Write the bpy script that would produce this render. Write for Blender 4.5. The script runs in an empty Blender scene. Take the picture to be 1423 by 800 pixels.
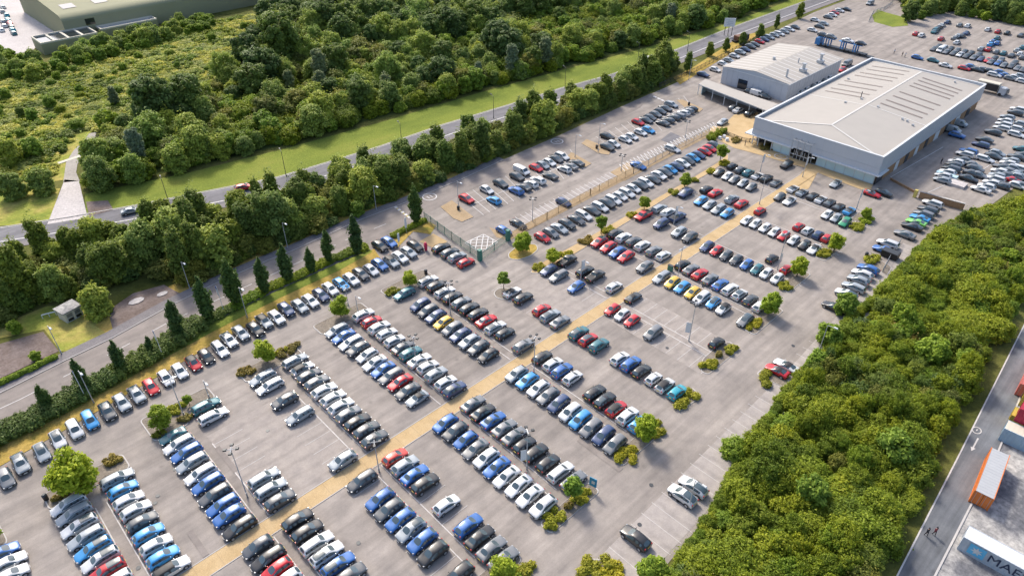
import bpy, bmesh, math, random
import numpy as np
from mathutils import Vector, Matrix
R = math.radians
rnd = random.Random(7)
sc = bpy.context.scene
col = sc.collection
# ---------------------------------------------------------------- camera
CAMH, FPX, PIT, AZ = 82.0, 964.0, 0.62826, 0.80752
cd = bpy.data.cameras.new('camera'); cam = bpy.data.objects.new('camera', cd); col.objects.link(cam)
cam.location = (0, 0, CAMH)
cam.rotation_euler = (math.pi/2 - PIT, 0, (math.pi/2 - AZ) * 0 + (math.atan2(math.sin(AZ), math.cos(AZ)) - math.pi/2))
cd.sensor_width = 36.0; cd.lens = 36.0 * FPX / 1423.0
cd.clip_end = 4000; cd.clip_start = 1
sc.camera = cam

def P(px, py, z=0.0):
    """survey point of the aerial photograph -> ground position (x along the footpath, y along the car rows)"""
    u = (px - 711.5) / FPX; v = -(py - 400.0) / FPX
    dx = u; dy = math.cos(PIT) + v * math.sin(PIT); dz = -math.sin(PIT) + v * math.cos(PIT)
    t = (z - CAMH) / dz
    x, y = dx * t, dy * t
    c, s = math.cos(AZ), math.sin(AZ)
    return Vector((x * s + y * c, -x * c + y * s, z))

# ---------------------------------------------------------------- tagging
def tag(o, label=None, cat=None, group=None, kind=None):
    if label: o['label'] = label
    if cat: o['category'] = cat
    if group: o['group'] = group
    if kind: o['kind'] = kind
    return o
def thing(name, label, cat, loc=(0, 0, 0), rz=0.0, group=None):
    o = bpy.data.objects.new(name, None); col.objects.link(o)
    o.location = loc; o.rotation_euler = (0, 0, rz); o.empty_display_size = .5
    return tag(o, label, cat, group)
def meshobj(name, me, parent=None):
    o = bpy.data.objects.new(name, me); col.objects.link(o)
    if parent is not None: o.parent = parent
    return o
def dup(src, loc, rz=0.0, label=None, group=None, scale=None):
    r = src.copy(); col.objects.link(r); r.location = loc; r.rotation_euler = (0, 0, rz)
    if scale is not None: r.scale = scale if hasattr(scale, '__len__') else (scale,)*3
    if label: r['label'] = label
    if group: r['group'] = group
    for ch in KIDS.get(src.name, []):
        c = ch.copy(); col.objects.link(c); c.parent = r
        for g_ in KIDS.get(ch.name, []):
            d = g_.copy(); col.objects.link(d); d.parent = c
    return r
KIDS = {}
def kids(o):
    KIDS[o.name] = [c for c in bpy.data.objects if c.parent is o]
    for c in KIDS[o.name]:
        k = [d for d in bpy.data.objects if d.parent is c]
        if k: KIDS[c.name] = k
ONES = ['zeroth','first','second','third','fourth','fifth','sixth','seventh','eighth','ninth','tenth','eleventh','twelfth','thirteenth','fourteenth','fifteenth','sixteenth','seventeenth','eighteenth','nineteenth']
def ordw(n):
    if n < 20: return ONES[n]
    t = ['', '', 'twent', 'thirt', 'fort', 'fift', 'sixt', 'sevent', 'eight', 'ninet'][n // 10]
    return t + 'ieth' if n % 10 == 0 else t + 'y-' + ONES[n % 10]

# ---------------------------------------------------------------- materials
def newmat(name):
    m = bpy.data.materials.new(name); m.use_nodes = True
    nt = m.node_tree; b = nt.nodes['Principled BSDF']
    return m, nt, b
def N(nt, t, **k):
    n = nt.nodes.new(t)
    for a, v in k.items():
        if a.startswith('i_'): n.inputs[a[2:].replace('_', ' ')].default_value = v
        else: setattr(n, a, v)
    return n
def mat(name, c, rough=.6, metal=0, var=.12, scale=2.0, coat=0, spec=None, bump=0):
    """plain surface with a little procedural mottling"""
    m, nt, b = newmat(name)
    tc = N(nt, 'ShaderNodeTexCoord')
    nz = N(nt, 'ShaderNodeTexNoise'); nz.inputs['Scale'].default_value = scale; nz.inputs['Detail'].default_value = 5
    nt.links.new(tc.outputs['Object'], nz.inputs['Vector'])
    mx = N(nt, 'ShaderNodeMix', data_type='RGBA')
    mx.inputs[6].default_value = (*[x * (1 - var) for x in c], 1); mx.inputs[7].default_value = (*[min(1, x * (1 + var)) for x in c], 1)
    nt.links.new(nz.outputs['Fac'], mx.inputs[0]); nt.links.new(mx.outputs[2], b.inputs['Base Color'])
    b.inputs['Roughness'].default_value = rough; b.inputs['Metallic'].default_value = metal
    if coat: b.inputs['Coat Weight'].default_value = coat; b.inputs['Coat Roughness'].default_value = .06
    if spec is not None: b.inputs['Specular IOR Level'].default_value = spec
    if bump:
        bp = N(nt, 'ShaderNodeBump'); bp.inputs['Strength'].default_value = bump
        nt.links.new(nz.outputs['Fac'], bp.inputs['Height']); nt.links.new(bp.outputs['Normal'], b.inputs['Normal'])
    return m
def ramp(nt, fac, stops):
    r = N(nt, 'ShaderNodeValToRGB')
    e = r.color_ramp.elements
    while len(e) < len(stops): e.new(.5)
    for k, (p, c) in enumerate(stops):
        e[k].position = p; e[k].color = (*c, 1) if len(c) == 3 else c
    nt.links.new(fac, r.inputs[0]); return r
def noise(nt, scale, detail=6, rough=.55, vec=None, dist=0):
    n = N(nt, 'ShaderNodeTexNoise'); n.inputs['Scale'].default_value = scale; n.inputs['Detail'].default_value = detail
    n.inputs['Roughness'].default_value = rough; n.inputs['Distortion'].default_value = dist
    if vec is not None: nt.links.new(vec, n.inputs['Vector'])
    return n
def mulrgb(nt, a, b_, fac=1.0):
    m = N(nt, 'ShaderNodeMix', data_type='RGBA', blend_type='MULTIPLY'); m.inputs[0].default_value = fac
    nt.links.new(a, m.inputs[6]); nt.links.new(b_, m.inputs[7]); return m.outputs[2]
def pos(nt, sx=1, sy=1, rz=0):
    g = N(nt, 'ShaderNodeNewGeometry'); mp = N(nt, 'ShaderNodeMapping')
    mp.inputs['Scale'].default_value = (sx, sy, 1); mp.inputs['Rotation'].default_value = (0, 0, rz)
    nt.links.new(g.outputs['Position'], mp.inputs['Vector']); return mp.outputs['Vector']

def tarmac(name, c, wear=.22, track_dir=0.0, blot=.35, crack=True):
    m, nt, b = newmat(name)
    big = noise(nt, .045, 5, .6, pos(nt)); med = noise(nt, .35, 6, .6, pos(nt)); fine = noise(nt, 9, 4, .7, pos(nt))
    trk = noise(nt, .5, 4, .6, pos(nt, .06, 1.0, track_dir))
    r1 = ramp(nt, big.outputs['Fac'], [(.3, [x * (1 - blot * .75) for x in c]), (.7, [x * (1 + blot * .5) for x in c])])
    r2 = ramp(nt, med.outputs['Fac'], [(.32, (.80, .80, .81)), (.68, (1.08, 1.07, 1.06))])
    r3 = ramp(nt, trk.outputs['Fac'], [(.35, (1 - wear,)*3), (.66, (1 + wear * .5,)*3)])
    r4 = ramp(nt, fine.outputs['Fac'], [(.3, (.86,)*3), (.7, (1.1,)*3)])
    o = mulrgb(nt, mulrgb(nt, mulrgb(nt, r1.outputs[0], r2.outputs[0]), r3.outputs[0]), r4.outputs[0])
    sp = N(nt, 'ShaderNodeTexVoronoi'); sp.inputs['Scale'].default_value = .23; nt.links.new(pos(nt), sp.inputs['Vector'])
    r5 = ramp(nt, sp.outputs['Distance'], [(.0, (.62,)*3), (.07, (.85,)*3), (.13, (1.,)*3)])
    o = mulrgb(nt, o, r5.outputs[0], .8)
    nt.links.new(o, b.inputs['Base Color']); b.inputs['Roughness'].default_value = .88
    b.inputs['Specular IOR Level'].default_value = .25
    return m
def bays_mat(name, c, period=2.45, axis='Y', phase=0.0):
    """tarmac of an empty parking bay: oil and tyre wear repeats at every bay"""
    m, nt, b = newmat(name)
    g = N(nt, 'ShaderNodeNewGeometry'); sx = N(nt, 'ShaderNodeSeparateXYZ'); nt.links.new(g.outputs['Position'], sx.inputs[0])
    wob = noise(nt, .3, 3, .5, pos(nt)); ad = N(nt, 'ShaderNodeMath', operation='MULTIPLY_ADD')
    nt.links.new(wob.outputs['Fac'], ad.inputs[0]); ad.inputs[1].default_value = 1.9; nt.links.new(sx.outputs[axis], ad.inputs[2])
    ml = N(nt, 'ShaderNodeMath', operation='MULTIPLY'); nt.links.new(ad.outputs[0], ml.inputs[0]); ml.inputs[1].default_value = 2 * math.pi / period
    sn = N(nt, 'ShaderNodeMath', operation='SINE'); a2 = N(nt, 'ShaderNodeMath', operation='ADD'); nt.links.new(ml.outputs[0], a2.inputs[0]); a2.inputs[1].default_value = phase
    nt.links.new(a2.outputs[0], sn.inputs[0])
    mr = N(nt, 'ShaderNodeMapRange'); nt.links.new(sn.outputs[0], mr.inputs[0]); mr.inputs[1].default_value = -1; mr.inputs[2].default_value = 1
    bl = noise(nt, .18, 4, .6, pos(nt)); mb_ = N(nt, 'ShaderNodeMath', operation='MULTIPLY_ADD'); nt.links.new(bl.outputs['Fac'], mb_.inputs[0]); mb_.inputs[1].default_value = 1.3; nt.links.new(mr.outputs[0], mb_.inputs[2])
    r1 = ramp(nt, mb_.outputs[0], [(.35, [x * .86 for x in c]), (.98, [x * 1.07 for x in c])])
    md = noise(nt, .5, 6, .65, pos(nt)); r2 = ramp(nt, md.outputs['Fac'], [(.33, (.82, .82, .84)), (.66, (1.08, 1.07, 1.06))])
    fi = noise(nt, 7, 4, .7, pos(nt)); r3 = ramp(nt, fi.outputs['Fac'], [(.3, (.88,)*3), (.7, (1.09,)*3)])
    nt.links.new(mulrgb(nt, mulrgb(nt, r1.outputs[0], r2.outputs[0]), r3.outputs[0]), b.inputs['Base Color'])
    b.inputs['Roughness'].default_value = .9; b.inputs['Specular IOR Level'].default_value = .2
    return m
def mottled(name, cols, scale, rough=.95, fine=3.0, bump=.0, sx=1, sy=1):
    m, nt, b = newmat(name)
    a = noise(nt, scale, 8, .62, pos(nt, sx, sy)); f = noise(nt, fine, 5, .7, pos(nt))
    k = len(cols); r1 = ramp(nt, a.outputs['Fac'], [(.3 + .4 * i / (k - 1), c) for i, c in enumerate(cols)])
    r2 = ramp(nt, f.outputs['Fac'], [(.3, (.72,)*3), (.7, (1.2,)*3)])
    nt.links.new(mulrgb(nt, r1.outputs[0], r2.outputs[0]), b.inputs['Base Color'])
    b.inputs['Roughness'].default_value = rough; b.inputs['Specular IOR Level'].default_value = .15
    if bump:
        bp = N(nt, 'ShaderNodeBump'); bp.inputs['Strength'].default_value = bump; bp.inputs['Distance'].default_value = .4
        nt.links.new(f.outputs['Fac'], bp.inputs['Height']); nt.links.new(bp.outputs['Normal'], b.inputs['Normal'])
    return m
def leaf(name, dark, light, objvar=.35, trans=.25):
    m, nt, b = newmat(name)
    g = N(nt, 'ShaderNodeNewGeometry'); oi = N(nt, 'ShaderNodeObjectInfo')
    tc = N(nt, 'ShaderNodeTexCoord'); nz = noise(nt, .55, 3, .6, tc.outputs['Object'])
    mm = N(nt, 'ShaderNodeMath', operation='MULTIPLY_ADD'); nt.links.new(g.outputs['Random Per Island'], mm.inputs[0]); mm.inputs[1].default_value = .5
    m2 = N(nt, 'ShaderNodeMath', operation='MULTIPLY_ADD'); nt.links.new(nz.outputs['Fac'], m2.inputs[0]); m2.inputs[1].default_value = .9; m2.inputs[2].default_value = -.2
    nt.links.new(m2.outputs[0], mm.inputs[2])
    r1 = ramp(nt, mm.outputs[0], [(.12, dark), (.88, light)])
    r2 = ramp(nt, oi.outputs['Random'], [(0, (1 - objvar, 1 - objvar * .8, 1 - objvar * .4)), (.35, (1, 1, 1)), (.7, (1 + objvar * .75, 1 + objvar * .4, .8)), (1, (1 - objvar * .4, 1 - objvar * .05, 1 + objvar * .1))])
    o = mulrgb(nt, r1.outputs[0], r2.outputs[0])
    nt.links.new(o, b.inputs['Base Color']); b.inputs['Roughness'].default_value = .6; b.inputs['Specular IOR Level'].default_value = .25
    tr = N(nt, 'ShaderNodeBsdfTranslucent'); nt.links.new(o, tr.inputs['Color'])
    mx = N(nt, 'ShaderNodeMixShader'); mx.inputs[0].default_value = trans
    nt.links.new(b.outputs[0], mx.inputs[1]); nt.links.new(tr.outputs[0], mx.inputs[2])
    nt.links.new(mx.outputs[0], nt.nodes['Material Output'].inputs[0])
    return m
M = {}
M['tarmac'] = tarmac('car_park_tarmac', (.335, .298, .266), .2, 0, .26)
M['lane'] = tarmac('lane_tarmac', (.29, .255, .23), .14, -.05, .2)
M['road'] = tarmac('main_road_tarmac', (.20, .195, .205), .18, -.1, .2)
M['access'] = tarmac('access_road_tarmac', (.19, .20, .215), .36, -.07, .3)
M['bays_y'] = bays_mat('empty_bay_tarmac', (.335, .298, .266), 2.45, 'Y')
M['bays_x'] = bays_mat('edge_bay_tarmac', (.365, .33, .302), 2.45, 'X')
M['sand'] = mottled('sandy_paving', [(.45, .32, .165), (.51, .37, .20), (.55, .41, .235)], .4, .9, 9)
M['gravel'] = mottled('buff_gravel', [(.36, .26, .15), (.44, .33, .21)], .4, .95, 5)
M['concrete'] = mottled('yard_concrete', [(.10, .105, .12), (.17, .17, .18), (.46, .44, .41), (.54, .51, .48)], .10, .9, 1.6)
M['paleyard'] = mottled('pale_concrete', [(.50, .46, .44), (.58, .54, .52)], .1, .9, 2)
M['palepath'] = mottled('worn_path', [(.34, .31, .28), (.42, .39, .35)], .2, .9, 3)
M['pave'] = mottled('pavement_asphalt', [(.19, .175, .18), (.25, .23, .225)], .3, .9, 4)
M['ground'] = mottled('rough_ground', [(.035, .045, .012), (.10, .11, .025), (.15, .15, .04), (.22, .18, .06)], .06, 1, 1.2, .6)
M['wood_floor'] = mottled('woodland_floor', [(.05, .07, .018), (.09, .115, .03)], .1, 1, 1.0)
M['scrub'] = mottled('dry_meadow', [(.17, .23, .04), (.30, .32, .06), (.42, .35, .10), (.26, .30, .06)], .09, 1, .9, .8)
M['lawn'] = mottled('mown_grass', [(.12, .165, .028), (.20, .24, .04), (.28, .28, .06)], .07, 1, 2.2, .4, .5, 1)
M['verge'] = mottled('dry_verge_grass', [(.19, .20, .035), (.38, .27, .065), (.46, .32, .09), (.25, .23, .045)], .16, 1, 1.6, .5)
M['soil'] = mottled('bare_soil', [(.16, .12, .10), (.26, .21, .19)], .3, 1, 2, .4)
M['mulch'] = mottled('bed_mulch', [(.20, .17, .14), (.30, .26, .21)], .5, 1, 3, .4)
M['kerb'] = mat('kerb_concrete', (.48, .455, .43), .85)
M['white'] = mat('road_paint', (.62, .60, .58), .7, var=.25, scale=3)
M['faint'] = mat('worn_road_paint', (.56, .53, .50), .8, var=.3, scale=1.5)
M['yellowline'] = mat('yellow_road_paint', (.55, .45, .12), .7)
M['galv'] = mat('galvanised_steel', (.42, .44, .46), .45, .4)
M['darkmetal'] = mat('dark_metal', (.05, .055, .06), .5, .3)
M['green'] = mat('green_steel', (.02, .16, .12), .5)
M['timber'] = mat('fence_timber', (.40, .29, .16), .85)
M['clad'] = mat('grey_cladding', (.47, .50, .54), .5, .1, .06, .6)
M['cladside'] = mat('ribbed_cladding', (.42, .445, .48), .5, .1, .07, .6)
M['roof'] = mat('pale_roof_sheet', (.39, .36, .32), .75, 0, .08, .25)
M['ridge'] = mat('ridge_flashing', (.56, .54, .50), .6)
M['strip'] = mat('rooflight_strip', (.21, .17, .145), .6, var=.2, scale=1)
M['whiteframe'] = mat('white_trim', (.60, .62, .63), .45)
M['brick'] = mottled('tan_brick', [(.30, .17, .09), (.38, .24, .14)], 2, .9, 8)
M['shopglass'] = mat('showroom_glass', (.46, .62, .66), .15, 0, .15, .5, spec=.8)
M['darkglass'] = mat('dark_glass', (.02, .025, .03), .1, 0, .1, 1, spec=.8)
M['olive'] = mat('olive_cladding', (.28, .275, .175), .8, 0, .06, .3, spec=.2)
M['cream'] = mat('cream_render', (.55, .51, .42), .8)
M['black'] = mat('black_plastic', (.015, .015, .017), .5)
M['skin'] = mat('skin', (.50, .30, .22), .6)
M['cloth_dark'] = mat('dark_clothing', (.03, .028, .035), .9)
M['cloth_red'] = mat('maroon_clothing', (.22, .04, .05), .9)
M['cloth_white'] = mat('white_clothing', (.65, .65, .66), .9)
M['bark'] = mat('bark', (.10, .075, .05), .95, var=.3, scale=6)
M['tyre'] = mat('tyre_rubber', (.02, .02, .021), .85)
M['rim'] = mat('alloy_wheel', (.45, .46, .48), .35, .6)
M['glass'] = mat('car_glass', (.05, .08, .095), .17, 0, .1, 2, spec=1.0)
M['headlamp'] = mat('headlamp_lens', (.42, .44, .46), .15, .2)
M['taillamp'] = mat('tail_lamp_lens', (.42, .02, .02), .25)
M['plate_white'] = mat('white_number_plate', (.75, .75, .74), .5)
M['plate_yellow'] = mat('yellow_number_plate', (.72, .55, .08), .5)
M['trim'] = mat('black_trim', (.018, .018, .02), .55)
# leaves
M['l_belt'] = leaf('belt_leaves', (0.086, 0.131, 0.022), (0.294, 0.367, 0.060), .3, .35)
M['l_wood'] = leaf('woodland_leaves', (0.154, 0.226, 0.041), (0.476, 0.561, 0.114), .35, .35)
M['l_light'] = leaf('bright_leaves', (.13, .22, .022), (.38, .50, .065), .2, .35)
M['l_dark'] = leaf('dark_leaves', (0.072, 0.125, 0.033), (0.224, 0.307, 0.071), .25, .35)
M['l_pale'] = leaf('willow_leaves', (.13, .17, .09), (.30, .36, .20), .15, .35)
M['l_park'] = leaf('park_tree_leaves', (.19, .28, .014), (.52, .60, .055), .22, .35)
M['l_thick'] = leaf('thicket_leaves', (0.094, 0.149, 0.013), (0.336, 0.416, 0.036), .42, .35)
M['l_olive'] = leaf('olive_leaves', (0.115, 0.138, 0.023), (0.345, 0.356, 0.081), .3, .35)
M['l_yellow'] = leaf('yellow_green_leaves', (0.151, 0.205, 0.013), (0.403, 0.452, 0.041), .25, .35)
M['l_col'] = leaf('column_leaves', (0.040, 0.086, 0.021), (0.138, 0.218, 0.052), .2, .35)
M['l_hedge'] = leaf('hedge_leaves', (0.057, 0.098, 0.021), (0.184, 0.253, 0.052), .15)
M['l_bed'] = leaf('bed_shrub_leaves', (.22, .24, .015), (.55, .50, .05), .25, .3)
M['l_brown'] = leaf('bronze_leaves', (.17, .13, .03), (.40, .32, .08), .2)
M['l_grass'] = leaf('meadow_tuft_leaves', (.27, .34, .05), (.60, .58, .14), .4, .35)
def paint(name, stuff=False):
    m, nt, b = newmat(name)
    if stuff:
        n = N(nt, 'ShaderNodeAttribute', attribute_name='paint'); c = n.outputs['Color']
    else:
        n = N(nt, 'ShaderNodeObjectInfo'); c = n.outputs['Color']
    tc = N(nt, 'ShaderNodeTexCoord'); nz = noise(nt, 1.3, 4, .6, tc.outputs['Object'])
    rr = ramp(nt, nz.outputs['Fac'], [(.3, (.9, .9, .9)), (.7, (1.05, 1.05, 1.05))])
    nt.links.new(mulrgb(nt, c, rr.outputs[0]), b.inputs['Base Color'])
    b.inputs['Roughness'].default_value = .38; b.inputs['Coat Weight'].default_value = .6; b.inputs['Coat Roughness'].default_value = .22
    b.inputs['Metallic'].default_value = .15
    return m
M['paint'] = paint('car_paint'); M['paint_stuff'] = paint('car_paint_far', True)

# ---------------------------------------------------------------- mesh collector
class MB:
    def __init__(s): s.v = []; s.f = []; s.mi = []; s.mats = []
    def m(s, mt):
        if mt not in s.mats: s.mats.append(mt)
        return s.mats.index(mt)
    def add(s, vs, fs, mt):
        o = len(s.v); s.v += [tuple(v) for v in vs]; k = s.m(mt)
        for f in fs: s.f.append([i + o for i in f]); s.mi.append(k)
        return s
    def box(s, c, d, mt, rz=0, bevel=0):
        x, y, z = d[0] / 2, d[1] / 2, d[2] / 2; cr, sr = math.cos(rz), math.sin(rz)
        vs = []
        for sx, sy, sz in ((-1,-1,-1),(1,-1,-1),(1,1,-1),(-1,1,-1),(-1,-1,1),(1,-1,1),(1,1,1),(-1,1,1)):
            k = 1 - bevel if sz > 0 else 1
            a, b_ = sx * x * k, sy * y * k
            vs.append((c[0] + a * cr - b_ * sr, c[1] + a * sr + b_ * cr, c[2] + sz * z))
        return s.add(vs, [(3,2,1,0),(4,5,6,7),(0,1,5,4),(1,2,6,5),(2,3,7,6),(3,0,4,7)], mt)
    def b2(s, x0, x1, y0, y1, z0, z1, mt):
        return s.box(((x0+x1)/2, (y0+y1)/2, (z0+z1)/2), (abs(x1-x0), abs(y1-y0), abs(z1-z0)), mt)
    def tube(s, a, b_, r0, r1, mt, n=8):
        a, b_ = Vector(a), Vector(b_); d = (b_ - a).normalized()
        u = d.orthogonal().normalized(); w = d.cross(u); vs = []
        for p, r in ((a, r0), (b_, r1)):
            for k in range(n):
                t = 2 * math.pi * k / n; vs.append(p + u * (r * math.cos(t)) + w * (r * math.sin(t)))
        return s.add(vs, [(k, (k+1) % n, n + (k+1) % n, n + k) for k in range(n)] + [tuple(range(n-1, -1, -1)), tuple(range(n, 2*n))], mt)
    def poly(s, pts, z, mt):
        return s.add([(p[0], p[1], z) for p in pts], [tuple(range(len(pts)))], mt)
    def prism(s, pts, z0, z1, mt, top=None):
        n = len(pts); vs = [(p[0], p[1], z0) for p in pts] + [(p[0], p[1], z1) for p in pts]
        s.add(vs, [(k, (k+1) % n, n + (k+1) % n, n + k) for k in range(n)], mt)
        return s.add([(p[0], p[1], z1) for p in pts], [tuple(range(n))], top or mt)
    def line(s, a, b_, w, z, mt):
        a, b_ = Vector((a[0], a[1], 0)), Vector((b_[0], b_[1], 0)); d = (b_ - a)
        if d.length < 1e-6: return s
        d.normalize(); q = Vector((-d.y, d.x, 0)) * (w / 2)
        return s.add([(p.x, p.y, z) for p in (a - q, b_ - q, b_ + q, a + q)], [(0,1,2,3)], mt)
    def mesh(s, name, smooth=None):
        me = bpy.data.meshes.new(name); me.from_pydata(s.v, [], s.f)
        for mt in s.mats: me.materials.append(mt)
        me.polygons.foreach_set('material_index', s.mi)
        if smooth is not None:
            me.polygons.foreach_set('use_smooth', [True] * len(me.polygons)); me.set_sharp_from_angle(angle=R(smooth))
        me.update(); return me
    def build(s, name, parent=None, smooth=None):
        return meshobj(name, s.mesh(name, smooth), parent)
def orient(pts):
    a = sum(pts[i][0] * pts[(i+1) % len(pts)][1] - pts[(i+1) % len(pts)][0] * pts[i][1] for i in range(len(pts)))
    return pts if a > 0 else pts[::-1]
def sheet(name, pts, z, mt):
    b = MB(); b.poly(orient([(p[0], p[1]) for p in pts]), z, mt)
    me = b.mesh(name); bm = bmesh.new(); bm.from_mesh(me); bmesh.ops.triangulate(bm, faces=bm.faces[:]); bm.to_mesh(me); bm.free()
    return tag(meshobj(name, me), kind='structure')
def strip(pl, w0, w1, z, mt, mb):
    """ribbon of ground along a polyline, from offset w0 to w1 (left positive)"""
    pl = [Vector((p[0], p[1], 0)) for p in pl]; vs = []
    for i, p in enumerate(pl):
        d = (pl[min(i+1, len(pl)-1)] - pl[max(i-1, 0)]).normalized(); q = Vector((-d.y, d.x, 0))
        vs += [p + q * w0, p + q * w1]
    return mb.add([(v.x, v.y, z) for v in vs], [(2*i, 2*i+2, 2*i+3, 2*i+1) for i in range(len(pl)-1)], mt)
# ---------------------------------------------------------------- cars
# station: (x fraction from nose, belt z, top z, half width factor, cabin half width factor), interval tag to the NEXT station
def st(kind):
    if kind in 'hp':
        return [(0,.50,.56,.70,.60,''),(.03,.60,.68,.87,.7,''),(.13,.72,.80,.97,.72,''),(.26,.86,.95,1,.74,'F'),(.45,.92,1.43,1,.70,'S'),(.62,.94,1.47,1,.70,'P'),(.65,.94,1.47,1,.70,'S'),(.82,.96,1.43,1,.67,'P'),(.86,.96,1.38,1,.66,'R'),(.965,.95,1.0,.97,.70,''),(.985,.82,.88,.94,.70,''),(1,.52,.58,.86,.62,'')]
    if kind == 's':
        return [(0,.48,.54,.70,.60,''),(.03,.58,.66,.87,.7,''),(.13,.70,.78,.96,.72,''),(.29,.84,.92,1,.74,'F'),(.44,.90,1.38,1,.67,'S'),(.58,.92,1.42,1,.67,'P'),(.605,.92,1.42,1,.67,'S'),(.72,.93,1.37,1,.65,'R'),(.85,.94,1.0,.99,.72,''),(.96,.92,.97,.95,.72,''),(.985,.80,.86,.92,.70,''),(1,.5,.56,.84,.62,'')]
    if kind == 'e':
        return [(0,.48,.54,.70,.60,''),(.03,.58,.66,.87,.7,''),(.13,.70,.78,.96,.72,''),(.28,.84,.93,1,.74,'F'),(.42,.90,1.42,1,.68,'S'),(.56,.92,1.46,1,.68,'P'),(.58,.92,1.46,1,.68,'S'),(.74,.93,1.45,1,.68,'P'),(.76,.93,1.45,1,.68,'S'),(.90,.94,1.40,1,.66,'P'),(.92,.94,1.36,.99,.66,'R'),(.975,.93,.98,.96,.7,''),(.99,.80,.86,.94,.70,''),(1,.5,.56,.86,.62,'')]
    if kind == 'u':
        return [(0,.62,.70,.74,.62,''),(.025,.76,.85,.90,.72,''),(.12,.86,.95,.98,.75,''),(.26,.99,1.07,1,.77,'F'),(.43,1.04,1.53,1,.70,'S'),(.57,1.06,1.59,1,.71,'P'),(.60,1.06,1.59,1,.71,'S'),(.74,1.08,1.56,1,.69,'P'),(.77,1.08,1.54,1,.68,'S'),(.85,1.09,1.48,1,.66,'R'),(.965,1.10,1.15,.97,.74,''),(.985,.92,1.0,.95,.74,''),(1,.6,.68,.88,.66,'')]
    if kind == 'm':
        return [(0,.56,.62,.74,.62,''),(.025,.68,.76,.90,.72,''),(.10,.82,.90,.98,.75,''),(.22,.95,1.03,1,.77,'F'),(.40,1.0,1.56,1,.73,'S'),(.58,1.02,1.64,1,.73,'P'),(.61,1.02,1.64,1,.73,'S'),(.78,1.03,1.62,1,.72,'P'),(.80,1.03,1.62,1,.72,'S'),(.91,1.04,1.56,1,.71,'R'),(.98,1.02,1.07,.97,.74,''),(.99,.85,.92,.95,.74,''),(1,.55,.62,.88,.66,'')]
    if kind in 'ck':
        return [(0,.44,.50,.70,.60,''),(.03,.54,.61,.88,.7,''),(.14,.68,.75,.97,.72,''),(.33,.80,.87,1,.74,'F'),(.47,.85,1.24,1,.64,'S'),(.58,.87,1.29,1,.64,'P'),(.60,.87,1.28,1,.64,'S'),(.70,.88,1.22,1,.62,'R'),(.87,.90,.95,1,.72,''),(.965,.88,.93,.95,.72,''),(.985,.76,.82,.92,.70,''),(1,.46,.52,.84,.62,'')]
    if kind == 'v':
        return [(0,.62,.68,.80,.66,''),(.02,.78,.86,.93,.75,''),(.09,.98,1.05,1,.80,''),(.16,1.08,1.15,1,.82,'F'),(.27,1.12,1.80,1,.78,'S'),(.40,1.14,1.92,1,.79,'P'),(.60,1.14,1.94,1,.79,'P'),(.94,1.14,1.92,1,.79,'P'),(.97,1.14,1.90,.99,.78,'R'),(.995,1.10,1.16,.98,.78,''),(1,.6,.68,.94,.72,'')]
    if kind == 't':
        return [(0,.66,.72,.76,.64,''),(.02,.80,.88,.92,.74,''),(.10,.96,1.03,1,.77,''),(.24,1.04,1.11,1,.78,'F'),(.34,1.08,1.66,1,.72,'S'),(.46,1.10,1.74,1,.72,'P'),(.48,1.10,1.74,1,.72,'S'),(.57,1.10,1.68,1,.71,'R'),(.61,1.08,1.13,1,.78,'B'),(.97,1.08,1.13,1,.78,''),(.985,1.0,1.05,.98,.76,''),(1,.62,.70,.94,.70,'')]
DIM = dict(h=(4.15,1.80), p=(3.65,1.66), s=(4.65,1.84), e=(4.70,1.83), u=(4.45,1.88), m=(4.30,1.83), c=(4.45,1.88), k=(4.20,1.82), v=(4.95,1.95), t=(4.95,1.9))
WORD = dict(h='hatchback', p='small car', s='saloon', e='estate', u='SUV', m='people carrier', c='coupe', k='convertible', v='van', t='pickup')
COL = dict(w=('white',(.63,.635,.63)), s=('silver',(.31,.345,.37)), g=('grey',(.17,.18,.19)), d=('dark grey',(.075,.083,.092)), k=('black',(.018,.0195,.022)), b=('blue',(.025,.125,.38)),
    n=('navy',(.03,.06,.15)), l=('light blue',(.035,.27,.58)), r=('red',(.50,.012,.02)), o=('orange-red',(.60,.06,.04)), y=('yellow',(.72,.45,.05)), t=('teal',(.02,.14,.17)), a=('turquoise',(.02,.33,.42)), e=('green',(.02,.27,.13)), G=('lime green',(.17,.50,.10)))
RINGS = 13
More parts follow.
